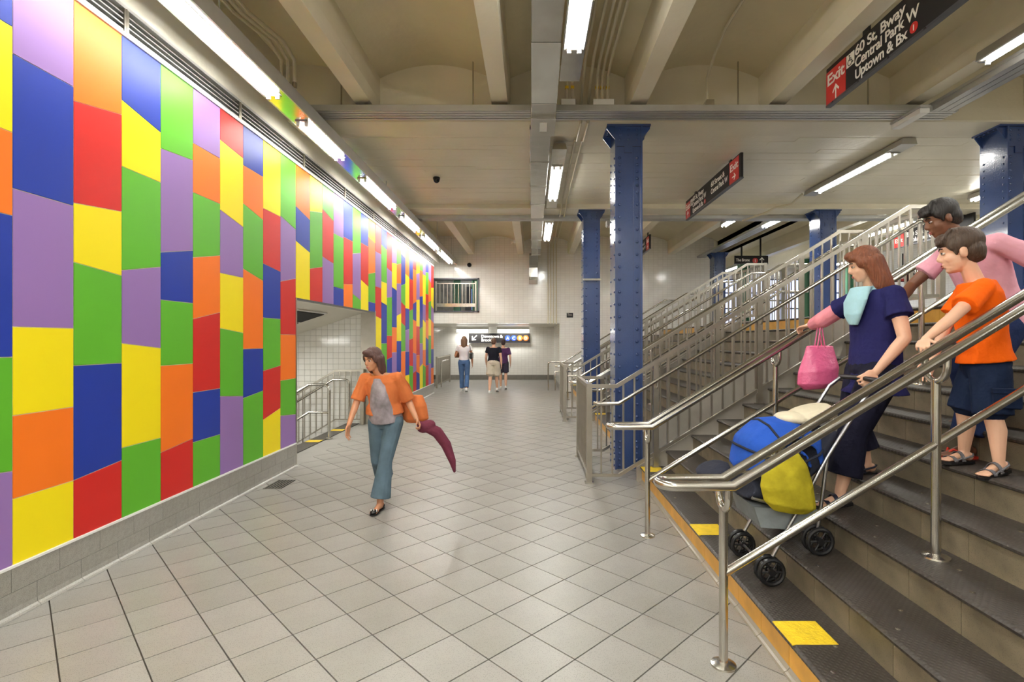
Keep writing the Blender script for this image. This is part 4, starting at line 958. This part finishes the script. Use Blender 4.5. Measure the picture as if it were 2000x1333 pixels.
def hair(root, D, m, kind='short', length=.2, name='hair'):
    c = V(D['J']['head']); f, l, u, s = D['hf'], D['hll'], D['hu'], D['hs']; mb = MB(); P = lambda a, b, e: c+f*a*s+l*b*s+u*e*s
    mb.ell(P(-.022, 0, .045), (f*.1*s, l*.084*s, u*.088*s), 18); mb.ell(P(-.055, 0, -.01), (f*.06*s, l*.077*s, u*.075*s), 14)
    mb.ell(P(.055, 0, .085), (f*.045*s, l*.064*s, u*.032*s), 12)
    if kind == 'short':
        mb.ell(P(.075, .02, .062), (f*.026*s, l*.05*s, u*.022*s), 10)
        for sd in (-1, 1): mb.ell(P(.012, sd*.066, .035), (f*.045*s, l*.018*s, u*.042*s), 10); mb.ell(P(.02, sd*.068, .0), (f*.012*s, l*.012*s, u*.03*s), 8)
        for i in range(7): mb.cap(P(.02-.012*i, .05-.012*i, .12), .014*s, P(.085, .045-.017*i, .06), .009*s, 8)
        mb.ell(P(-.075, 0, -.05), (f*.03*s, l*.055*s, u*.03*s), 10)
    else:
        for i in range(9):
            a = R(75+210*i/8*1.0); x, y = math.cos(a), math.sin(a); p = P(-.02+.085*x, .08*y, .01); q = P(-.035+.075*x, .075*y, -length*.6); r = P(-.06+.05*x, .06*y, -length)
            mb.cap(p, .03*s, q, .026*s, 8); mb.cap(q, .026*s, r, .016*s, 8)
        for sd in (-1, 1): mb.ell(P(.03, sd*.068, .02), (f*.032*s, l*.02*s, u*.05*s), 10)
        mb.ell(P(.06, .02, .06), (f*.03*s, l*.055*s, u*.028*s), 10)
    return remeshed(mb, name, m, .005 if D['vox'] < .008 else .009, 9, root)
def sole(b, f, l, u, s, th=.018, z=-.002, w=1.0, heel=.07):
    out = [(-.07-.0, 0), (-.062, .027), (-.02, .033), (.04, .034), (.10, .045), (.15, .044), (.185, .026), (.196, 0), (.185, -.024), (.15, -.04), (.10, -.042), (.04, -.033), (-.02, -.032), (-.062, -.026)]
    n = len(out); vs = [b+f*p[0]*s+l*p[1]*s*w+u*(z-th)*s for p in out]+[b+f*p[0]*s+l*p[1]*s*w+u*z*s for p in out]
    return MB().add(vs, [tuple(range(n)), tuple(range(n, 2*n))]+[(i, (i+1) % n, n+(i+1) % n, n+i) for i in range(n)])
def band(b, f, l, u, s, x0, x1, h, w, m, root, name='strap', th=.004, wid=.011):
    """strap arching over the foot from one side to the other"""
    pts = []
    for i in range(9):
        a = R(180*i/8); pts.append((a, x0+(x1-x0)*i/8))
    ringsv = []
    vs = []; 
    for a, x in pts:
        c = b+f*x*s+l*math.cos(a)*w*s+u*(max(0, math.sin(a))*h)*s; nrm = (l*math.cos(a)+u*math.sin(a)).normalized()
        for da, dn in ((-wid, 0), (wid, 0), (wid, th), (-wid, th)): vs.append(c+f*da*s+nrm*dn*s)
    fs = [(i*4+q, i*4+(q+1) % 4, i*4+4+(q+1) % 4, i*4+4+q) for i in range(8) for q in range(4)]+[(0, 1, 2, 3), (32, 33, 34, 35)]
    return MB().add(vs, fs).build(name, m, root, True)
def sandal(root, D, S_, sm, stm, flip=False):
    b, f, l, u = D['foot'][S_]; s = D['s']
    so = sole(b, f, l, u, s, .02, -.001, 1.06).build('sandal', sm, root)
    if flip:
        for sd in (-1, 1): MB().tube([b+f*.13*s+u*.018*s, b+f*.10*s+l*sd*.02*s+u*.045*s, b+f*.04*s+l*sd*.038*s+u*.012*s], .006*s, 8).build('strap', stm, so, True)
        return
    band(b, f, l, u, s, .105, .12, .034, .045, stm, so, wid=.014); band(b, f, l, u, s, .045, .055, .066, .043, stm, so, wid=.014)
    MB().tube([b+f*.05*s+l*.042*s+u*.02*s, b-f*.03*s+l*.04*s+u*.04*s, b-f*.072*s+u*.045*s, b-f*.03*s-l*.04*s+u*.04*s, b+f*.05*s-l*.042*s+u*.02*s], .007*s, 8).build('heel_strap', stm, so, True)
    for sd in (-1, 1): MB().tube([b+f*.11*s+l*sd*.044*s+u*.005*s, b+f*.07*s+l*sd*.044*s+u*.022*s, b+f*.03*s+l*sd*.042*s+u*.004*s], .006*s, 8).build('side_strap', stm, so, True)
def shoe(root, D, S_, m, sm):
    b, f, l, u = D['foot'][S_]; s = D['s']; mb = MB(); mb.ell(b-f*.03*s+u*.03*s, (f*.045*s, l*.04*s, u*.045*s), 10); mb.cap(b+f*.0*s+u*.035*s, .042*s, b+f*.11*s+u*.02*s, .034*s, 10); mb.ell(b+f*.135*s+u*.014*s, (f*.055*s, l*.043*s, u*.028*s), 10)
    o = remeshed(mb, 'shoe', m, .007, 2, root); sole(b, f, l, u, s, .02, -.002, 1.1).build('sole', sm, o); return o

def stance(base, yaw, H, step=.0, arm=.0, lean=0, stepz=(0, 0), planted='L'):
    """simple walking pose; yaw = heading angle of the facing direction"""
    s = H/1.72; f = V((math.cos(yaw), math.sin(yaw), 0)); l = V((-f.y, f.x, 0)); b = V(base); P = lambda a, c, e: b+f*a*s+l*c*s+V((0, 0, e*s))
    J = dict(head=P(.03+lean*1.1, 0, 1.60), neck=P(lean, 0, 1.43), chest=P(lean*.7, 0, 1.25), pelvis=P(0, 0, .95), hipL=P(0, .09, .90), hipR=P(0, -.09, .90),
             shL=P(lean, .185, 1.39), shR=P(lean, -.185, 1.39), elL=P(lean-.02+arm*.5, .245, 1.11), elR=P(lean-.02-arm*.5, -.245, 1.11), wrL=P(lean+.06+arm, .25, .87), wrR=P(lean+.06-arm*.8, -.25, .87),
             knL=P(.03+step*.45, .09, .50), knR=P(.06-step*.25, -.09, .50), anL=P(step, .09, .085), anR=P(-step, -.09, .085+abs(step)*.25))
    return J, s, f
# --- boy in the orange shirt, hand on the near rail
J = dict(head=(2.375, 2.88, 2.095), neck=(2.45, 2.865, 1.93), chest=(2.475, 2.87, 1.76), pelvis=(2.515, 2.88, 1.48), shL=(2.40, 2.755, 1.88), shR=(2.495, 2.985, 1.88),
         elL=(2.185, 2.70, 1.715), elR=(2.40, 3.01, 1.67), wrL=(2.045, 2.70, 1.602), wrR=(2.30, 2.99, 1.47), hipL=(2.49, 2.82, 1.44), hipR=(2.54, 2.94, 1.44),
         knL=(2.475, 2.785, 1.19), knR=(2.47, 2.96, 1.19), anL=(2.47, 2.745, .965), anR=(2.49, 2.99, .965))
boy, D = person('boy in a bright orange T-shirt and navy shorts holding the near handrail', J, .78, (-.917, .4, 0), hf=(-.8, .6, -.2), skin=skin_l, vox=.0045, build=1.04, hs=1.0,
                hands={'L': ((-.62, -.62, -.28), (0.2, 0.1, -1), 1.05, 1)}, feet={'L': ((-1, -.25, 0), .16), 'R': ((-1, -.1, 0), .0)})
shirt(boy, D, cloth('orange_cotton', (246, 102, 14), .1), sleeve=.62, hem=.0, t=.028, hemw=1.16); pants(boy, D, cloth('navy_cotton', (24, 36, 62)), 'shorts', .97, t=.022, flare=1.12)
hair(boy, D, hairm('dark_brown_hair', (70, 50, 34)))
pk = MB().box(-.06, -.012, 0, .06, .02, .10, bev=.006).box(-.065, -.02, .08, .065, .01, .108, bev=.004).build('pocket', MATS['navy_cotton'], boy, loc=(2.475, 2.703, 1.24)); pk.rotation_euler[2] = R(-20)
gs = mat('grey_strap', srgb(96, 94, 98), .7)
for S_ in 'LR': sandal(boy, D, S_, black_m, gs)
# --- woman in navy coming down behind the stroller
J = dict(head=(2.185, 3.42, 2.10), neck=(2.26, 3.43, 1.94), chest=(2.28, 3.43, 1.74), pelvis=(2.26, 3.43, 1.42), shL=(2.27, 3.25, 1.885), shR=(2.25, 3.61, 1.885),
         elL=(2.27, 3.16, 1.61), wrL=(2.115, 3.19, 1.405), elR=(2.15, 3.84, 1.75), wrR=(2.19, 4.08, 1.715), hipL=(2.25, 3.34, 1.39), hipR=(2.25, 3.51, 1.39),
         knR=(2.16, 3.50, 1.07), anR=(2.235, 3.47, .79), knL=(2.06, 3.33, 1.01), anL=(1.965, 3.31, .63))
wo, D = person('woman in a navy outfit with auburn hair stepping down the stairs behind the stroller', J, .93, (-1, 0, 0), hf=(-1, .35, -.35), skin=skin_l, build=1.1,
               hands={'L': ((-.8, -.1, -.5), (-.3, .8, -.4), 1.0, 1), 'R': ((-.3, .7, -.1), (0, 0, -1), .9, -1)}, feet={'L': ((-1, 0, 0), .15), 'R': ((-1, 0, 0), 0)})
navy2 = cloth('navy_knit', (34, 34, 84)); shirt(wo, D, navy2, 'tunic', sleeve=.5, hem=-.18, t=.03, hemw=1.35); pants(wo, D, cloth('dark_trousers', (26, 26, 44)), length=1.72, t=.03, flare=1.35)
hair(wo, D, hairm('auburn_hair', (128, 70, 40)), 'long', .28)
MB()
sc = MB(); sc.ell((2.23, 3.43, 1.93), ((.10, 0, .03), (0, .10, 0), (.01, 0, .04)), 14); sc.loft([((2.17, 3.42, 1.95), (.05, 0, 0), (0, .09, 0)), ((2.13, 3.42, 1.86), (.035, 0, .01), (0, .12, 0)), ((2.115, 3.42, 1.77), (.03, 0, 0), (0, .09, 0)), ((2.12, 3.42, 1.70), (.02, 0, 0), (0, .04, 0))], 14)
remeshed(sc, 'scarf', cloth('light_blue_scarf', (170, 212, 224)), .007, 2, wo)
sl = MB(); a, b = V(J['shR']), V(J['elR']); sl.cap(a+(b-a)*.5, .062, b, .06, 12); sl.cap(b, .06, b+(V(J['wrR'])-b)*.7, .048, 12); remeshed(sl, 'sleeve', cloth('pink_sleeve', (238, 150, 164)), .007, 2, wo)
for S_ in 'LR': sandal(wo, D, S_, black_m, mat('navy_strap', srgb(28, 30, 50), .6) if S_ == 'L' else MATS['navy_strap'])
bag = thing('carrier_bag', 'shiny pink bag hanging from the arm of the woman in navy', 'bag', (2.14, 3.86, 1.33))
mb = MB(); mb.loft([((-.02, 0, -.09), (.10, 0, .01), (0, .05, 0)), ((-.02, 0, -.05), (.145, 0, .01), (0, .085, 0)), ((-.01, 0, .05), (.15, 0, .02), (0, .08, 0)), ((0, 0, .15), (.12, 0, 0), (0, .045, 0)), ((0, 0, .23), (.10, 0, 0), (0, .02, 0))], 16); remeshed(mb, 'body', mat('pink_plastic', srgb(214, 96, 140), .25, bump=(22, .9)), .008, 1, bag)
for y in (-.02, .02): MB().tube([(-.03, y, .2), (0, y, .4), (.03, y, .2)], .006, 8).build('handle', MATS['pink_plastic'], bag, True)
# --- adult in pink behind the boy
J = dict(head=(2.60, 3.30, 2.375), neck=(2.74, 3.31, 2.24), chest=(2.86, 3.31, 2.05), pelvis=(2.98, 3.30, 1.72), shL=(2.80, 3.12, 2.19), shR=(2.78, 3.50, 2.17),
         elL=(3.05, 3.0, 2.02), wrL=(3.0, 2.76, 2.22), elR=(2.62, 3.58, 1.98), wrR=(2.45, 3.50, 1.82), hipL=(2.95, 3.22, 1.69), hipR=(2.95, 3.39, 1.69),
         knL=(2.72, 3.17, 1.33), anL=(2.615, 3.13, .975), knR=(2.80, 3.38, 1.42), anR=(2.92, 3.40, 1.14))
ma, D = person('adult in a pale pink T-shirt and dark jeans leaning down behind the boy', J, .97, (-1, 0, 0), hf=(-1, .3, -.45), skin=skin_d,
               hands={'L': ((-.2, -.75, -.1), (0, 0, -1), .9, 1)}, feet={'L': ((-1, -.1, 0), 0), 'R': ((-1, .1, 0), .1)})
shirt(ma, D, cloth('pale_pink_cotton', (242, 178, 196)), sleeve=.6, hem=-.05, t=.025); pants(ma, D, cloth('dark_denim', (38, 52, 92)), length=1.86, t=.02, flare=1.25)
hair(ma, D, hairm('black_hair', (34, 28, 26)))
red_m = mat('red_rubber', srgb(214, 52, 36), .5)
for S_ in 'LR': sandal(ma, D, S_, red_m, red_m, True)
# --- girl walking towards the viewer
J = dict(head=(-1.50, 4.86, 1.42), neck=(-1.44, 4.92, 1.285), chest=(-1.425, 4.95, 1.13), pelvis=(-1.41, 4.98, .86), shR=(-1.60, 4.95, 1.235), shL=(-1.27, 4.90, 1.245),
         elR=(-1.66, 4.90, 1.02), wrR=(-1.70, 4.80, .82), elL=(-1.20, 5.00, 1.02), wrL=(-1.10, 4.90, .86), hipR=(-1.49, 4.98, .82), hipL=(-1.33, 4.98, .82),
         knL=(-1.39, 4.90, .46), anL=(-1.43, 4.86, .085), knR=(-1.50, 5.02, .44), anR=(-1.53, 5.36, .20))
gi, D = person('girl in orange top and flared jeans striding towards the viewer across the tiles', J, .90, (-.1, -1, 0), hf=(-.5, -1, -.25), skin=skin_m, build=.98,
               hands={'R': ((-.1, -.2, -1), (1, -.2, 0), .4, 1), 'L': ((.5, -.2, -.8), (-1, -.2, 0), 1.3, -1)}, feet={'L': ((-.15, -1, 0), 0), 'R': ((-.1, -1, 0), .9)})
shirt(gi, D, cloth('grey_lilac_print', (170, 160, 166), .55), 'top', sleeve=.2, hem=-.03, t=.012, sides=''); pants(gi, D, cloth('blue_denim', (92, 112, 126), .2), 'jeans', length=1.9, t=.014, flare=1.6)
hair(gi, D, hairm('brown_hair', (92, 62, 56)), 'long', .19)
shirt(gi, D, cloth('orange_knit', (206, 116, 66)), 'cardigan', sleeve=.95, hem=.05, t=.026, hemw=1.15)
cd = MB(); nk_, ch_, pv_, fr_, la_ = D['nk'], D['ch'], D['pv'], D['fr'], D['la']
cd.loft([(nk_-V((0, 0, .03))+fr_*.05, la_*.055, fr_*.04), (ch_+V((0, 0, .06))+fr_*.075, la_*.085, fr_*.066), (ch_-V((0, 0, .08))+fr_*.07, la_*.10, fr_*.078), (pv_+V((0, 0, .06))+fr_*.058, la_*.12, fr_*.1), (pv_-V((0, 0, .035))+fr_*.03, la_*.13, fr_*.11)], 18)
remeshed(cd, 'blouse_front', MATS['grey_lilac_print'], .007, 4, gi)
for S_ in 'LR':
    b, f, l, u = D['foot'][S_]; so = sole(b, f, l, u, .9, .012, 0, 1).build('shoe', black_m, gi); bd_ = MB(); bd_.ell(b+f*.125+u*.012, (f*.045, l*.036, u*.02), 12); bd_.ell(b-f*.03+u*.02, (f*.035, l*.032, u*.03), 12); bd_.build('upper', black_m, so, 'all')
    st = MB()
    for i in range(9): st.ball(b+f*(.11+.018*(i % 3))+l*(.009*(i-4))+u*(.031-.0012*(i-4)**2*.3), .0045, 6)
    st.build('studs', white_m, so, 'all')['kind'] = 'stuff'
bg = thing('shoulder_bag', 'soft orange bag at the hip of the walking girl', 'bag', (-1.17, 5.10, .93)); mb = MB(); mb.loft([((.02, 0, -.14), (.09, 0, 0), (0, .05, 0)), ((.02, 0, -.10), (.13, 0, 0), (0, .08, 0)), ((.0, 0, .02), (.13, 0, .01), (0, .085, 0)), ((-.01, 0, .13), (.10, 0, 0), (0, .04, 0))], 16); remeshed(mb, 'body', MATS['orange_knit'], .009, 2, bg)
MB().tube([(-.02, -.09, .08), (-.07, -.12, .24), (-.11, -.17, .36), (-.10, -.10, .34), (-.05, .03, .22), (-.02, .09, .08)], .009, 8).build('strap', MATS['orange_knit'], bg, True)
jk = thing('jacket', 'maroon jacket trailing from the left hand of the walking girl', 'jacket', (-1.06, 4.9, .80)); mb = MB()
pp = [(0, 0, .0), (.06, .03, -.03), (.15, .05, -.08), (.23, .07, -.2), (.29, .08, -.36), (.31, .08, -.46)]; rr = [.035, .05, .055, .05, .035, .015]
for i in range(5): mb.cap(pp[i], rr[i], pp[i+1], rr[i+1], 10)
mb.ell((.05, .03, -.02), ((.09, 0, .02), (0, .06, 0), (0, 0, .06)), 12); remeshed(mb, 'body', cloth('maroon_cloth', (112, 52, 70), .3), .008, 2, jk)
# --- three people near the far passage
J, s, f = stance((-2.13, 16.15, 0), R(90), 1.72, .16, .05); J['elL'] = J['elL']+V((-.03, .02, 0)); J['wrL'] = J['elL']+V((-.02, .2, .08))
w2, D = person('woman with long hair seen from behind in white tee and blue jeans', J, s, f, skin=skin_m, vox=.009, face=False, feet={'R': (f, .4)})
shirt(w2, D, cloth('white_cotton', (232, 226, 230), .05), sleeve=.45, hem=.02, t=.01, hemw=1.0); pants(w2, D, cloth('mid_denim', (86, 116, 160), .2), 'jeans', 1.95, t=.016, flare=1.1); hair(w2, D, hairm('light_brown_hair', (128, 96, 74)), 'long', .24)
for S_ in 'LR': shoe(w2, D, S_, white_m, white_m)
bg = thing('handbag', 'black handbag under the arm of the woman in white tee', 'bag', (-1.90, 16.12, 1.12)); mb = MB(); mb.box(-.05, -.14, -.1, .05, .14, .1, bev=.03); mb.build('body', black_m, bg)
MB().tube([(0, -.12, .08), (-.03, -.06, .24), (-.06, 0, .33), (-.03, .06, .24), (0, .12, .08)], .009, 6).build('strap', black_m, bg, True)
bg = thing('paper_bag', 'brown bag held by the woman in white tee', 'bag', (-2.36, 16.38, 1.12)); MB().prism([(-.09, -.07), (.09, -.07), (.075, .09), (-.075, .09)], 'y', -.05, .05).build('body', mat('brown_paper', srgb(128, 84, 58), .7, bump=(20, .4)), bg); MB().tube([(-.04, 0, .08), (0, 0, .15), (.04, 0, .08)], .006, 6).build('handle', MATS['brown_paper'], bg, True)
J, s, f = stance((-1.20, 15.9, 0), R(85), 1.66, -.18, .05, lean=.04)
w3, D = person('person from behind in black tee and beige shorts with white trainers', J, s, f, skin=skin_l, vox=.009, face=False, build=1.08, feet={'R': (f, .3)})
shirt(w3, D, cloth('black_cotton', (30, 30, 40)), sleeve=.5, hem=-.02, t=.015); pants(w3, D, cloth('beige_cotton', (206, 196, 178)), 'shorts', .85, t=.03, flare=1.35); hair(w3, D, hairm('mid_brown_hair', (104, 74, 58)))
for S_ in 'LR': shoe(w3, D, S_, white_m, white_m)
J, s, f = stance((-.96, 17.0, 0), R(92), 1.62, .15, .05)
w4, D = person('person from behind in purple top and dark shorts, partly hidden by another walker', J, s, f, skin=skin_l, vox=.01, face=False, feet={'R': (f, .3)})
shirt(w4, D, cloth('purple_cotton', (84, 52, 92)), sleeve=.7, hem=-.05, t=.015); pants(w4, D, cloth('dark_grey_cotton', (66, 62, 78)), 'shorts', .8, t=.02, flare=1.2); hair(w4, D, hairm('dark_hair', (60, 44, 46)))
for S_ in 'LR': shoe(w4, D, S_, white_m, white_m)

# ------------------------------------------------------------------ STROLLER bumping down the stairs
st = thing('stroller', 'loaded stroller with blue canopy and yellow bag rolling down the nearest stairs', 'stroller')
frame_m = mat('stroller_frame', srgb(170, 170, 174), .3, 1); fab = cloth('charcoal_fabric', (44, 46, 58)); blue_f = cloth('royal_blue_fabric', (38, 80, 172)); yel_f = cloth('yellow_green_fabric', (190, 176, 44), .35); grey_f = cloth('grey_fabric', (128, 134, 138))
for y in (3.02, 3.42):
    MB().tube([(2.04, y, 1.36), (1.96, y, 1.30), (1.72, y, .92), (1.40, y, .34)], .011, 10).build('side_tube', frame_m, st, True)
    MB().tube([(1.72, y, .92), (1.66, y, .48)], .011, 10).build('rear_tube', frame_m, st, True)
    MB().tube([(1.28, y, .68), (1.42, y, .64), (1.66, y, .66)], .010, 8).build('seat_tube', frame_m, st, True)
MB().tube([(2.04, 3.02, 1.36), (2.045, 3.22, 1.365), (2.04, 3.42, 1.36)], .016, 10).build('handle', black_m, st, True)
wh = MB()
for a, b_, r in ((.0, .03, .07),): wh.tube([(.0+.07*math.cos(R(a2)), 0, .07*math.sin(R(a2))) for a2 in range(0, 360, 20)], .013, 8, closed=True); wh.cyl((0, -.015, 0), (0, .015, 0), .02, 10)
for a2 in range(0, 360, 60): wh.cyl((0, 0, 0), (.06*math.cos(R(a2)), 0, .06*math.sin(R(a2))), .005, 6)
whm = wh.mesh('wheel', black_m, 'auto')
for x, z in ((1.66, .354+.083), (1.38, .177+.083)):
    for y in (2.99, 3.045, 3.395, 3.45): put('wheel', whm, st, (x, y, z))
    MB().cyl((x, 2.98, z), (x, 3.46, z), .008, 8).build('axle', frame_m, st, True)
mb = MB(); mb.loft([((1.30, 3.22, .70), (.03, 0, .06), (0, .18, 0)), ((1.50, 3.22, .66), (.04, 0, .06), (0, .18, 0)), ((1.68, 3.22, .86), (.07, 0, -.02), (0, .18, 0)), ((1.80, 3.22, 1.06), (.04, 0, -.02), (0, .17, 0))], 14); remeshed(mb, 'seat', fab, .01, 2, st)
mb = MB(); 
for i in range(5):
    a = R(12+38*i); c0 = V((1.52, 3.22, .86)); mb.loft([(c0+V((0, y, 0))+V((-math.cos(a), 0, math.sin(a)))*rr, V((-math.cos(a), 0, math.sin(a)))*.012, V((math.sin(a), 0, math.cos(a)))*.10*(rr/.24)) for y, rr in ((-.2, .05), (-.19, .17), (-.12, .235), (0, .255), (.12, .235), (.19, .17), (.2, .05))], 12)
cnp = remeshed(mb, 'canopy', blue_f, .009, 2, st)
for i in range(4):
    a = R(20+45*i); c0 = V((1.52, 3.22, .86)); MB().tube([c0+V((0, y, 0))+V((-math.cos(a), 0, math.sin(a)))*rr for y, rr in ((-.21, .05), (-.2, .17), (-.125, .25), (0, .272), (.125, .25), (.2, .17), (.21, .05))], .008, 8).build('rib', fab, cnp, True)
mb = MB(); mb.loft([((1.50, 3.02, .60), (.10, 0, -.01), (0, .05, 0)), ((1.49, 3.0, .65), (.15, 0, -.02), (0, .08, 0)), ((1.47, 3.0, .76), (.15, 0, .01), (0, .085, 0)), ((1.46, 3.0, .86), (.13, 0, .02), (0, .05, 0)), ((1.45, 3.0, .92), (.09, 0, .03), (0, .02, 0))], 16); remeshed(mb, 'side_bag', yel_f, .009, 2, st)
MB().prism([(1.34, .50), (1.62, .48), (1.68, .60), (1.30, .62)], 'y', 3.04, 3.40).build('basket', grey_f, st)
mb = MB(); mb.ell((1.70, 3.22, 1.14), ((.15, 0, .05), (0, .15, 0), (0, 0, .05)), 14); mb.ell((1.60, 3.2, 1.12), ((.1, 0, 0), (0, .13, 0), (0, 0, .04)), 12); remeshed(mb, 'folded_blanket', cloth('cream_cloth', (214, 204, 180)), .009, 2, st)
mb = MB(); mb.ell((1.12, 3.22, .80), ((.1, 0, .03), (0, .15, 0), (0, 0, .035)), 12); remeshed(mb, 'footrest', fab, .009, 2, st)
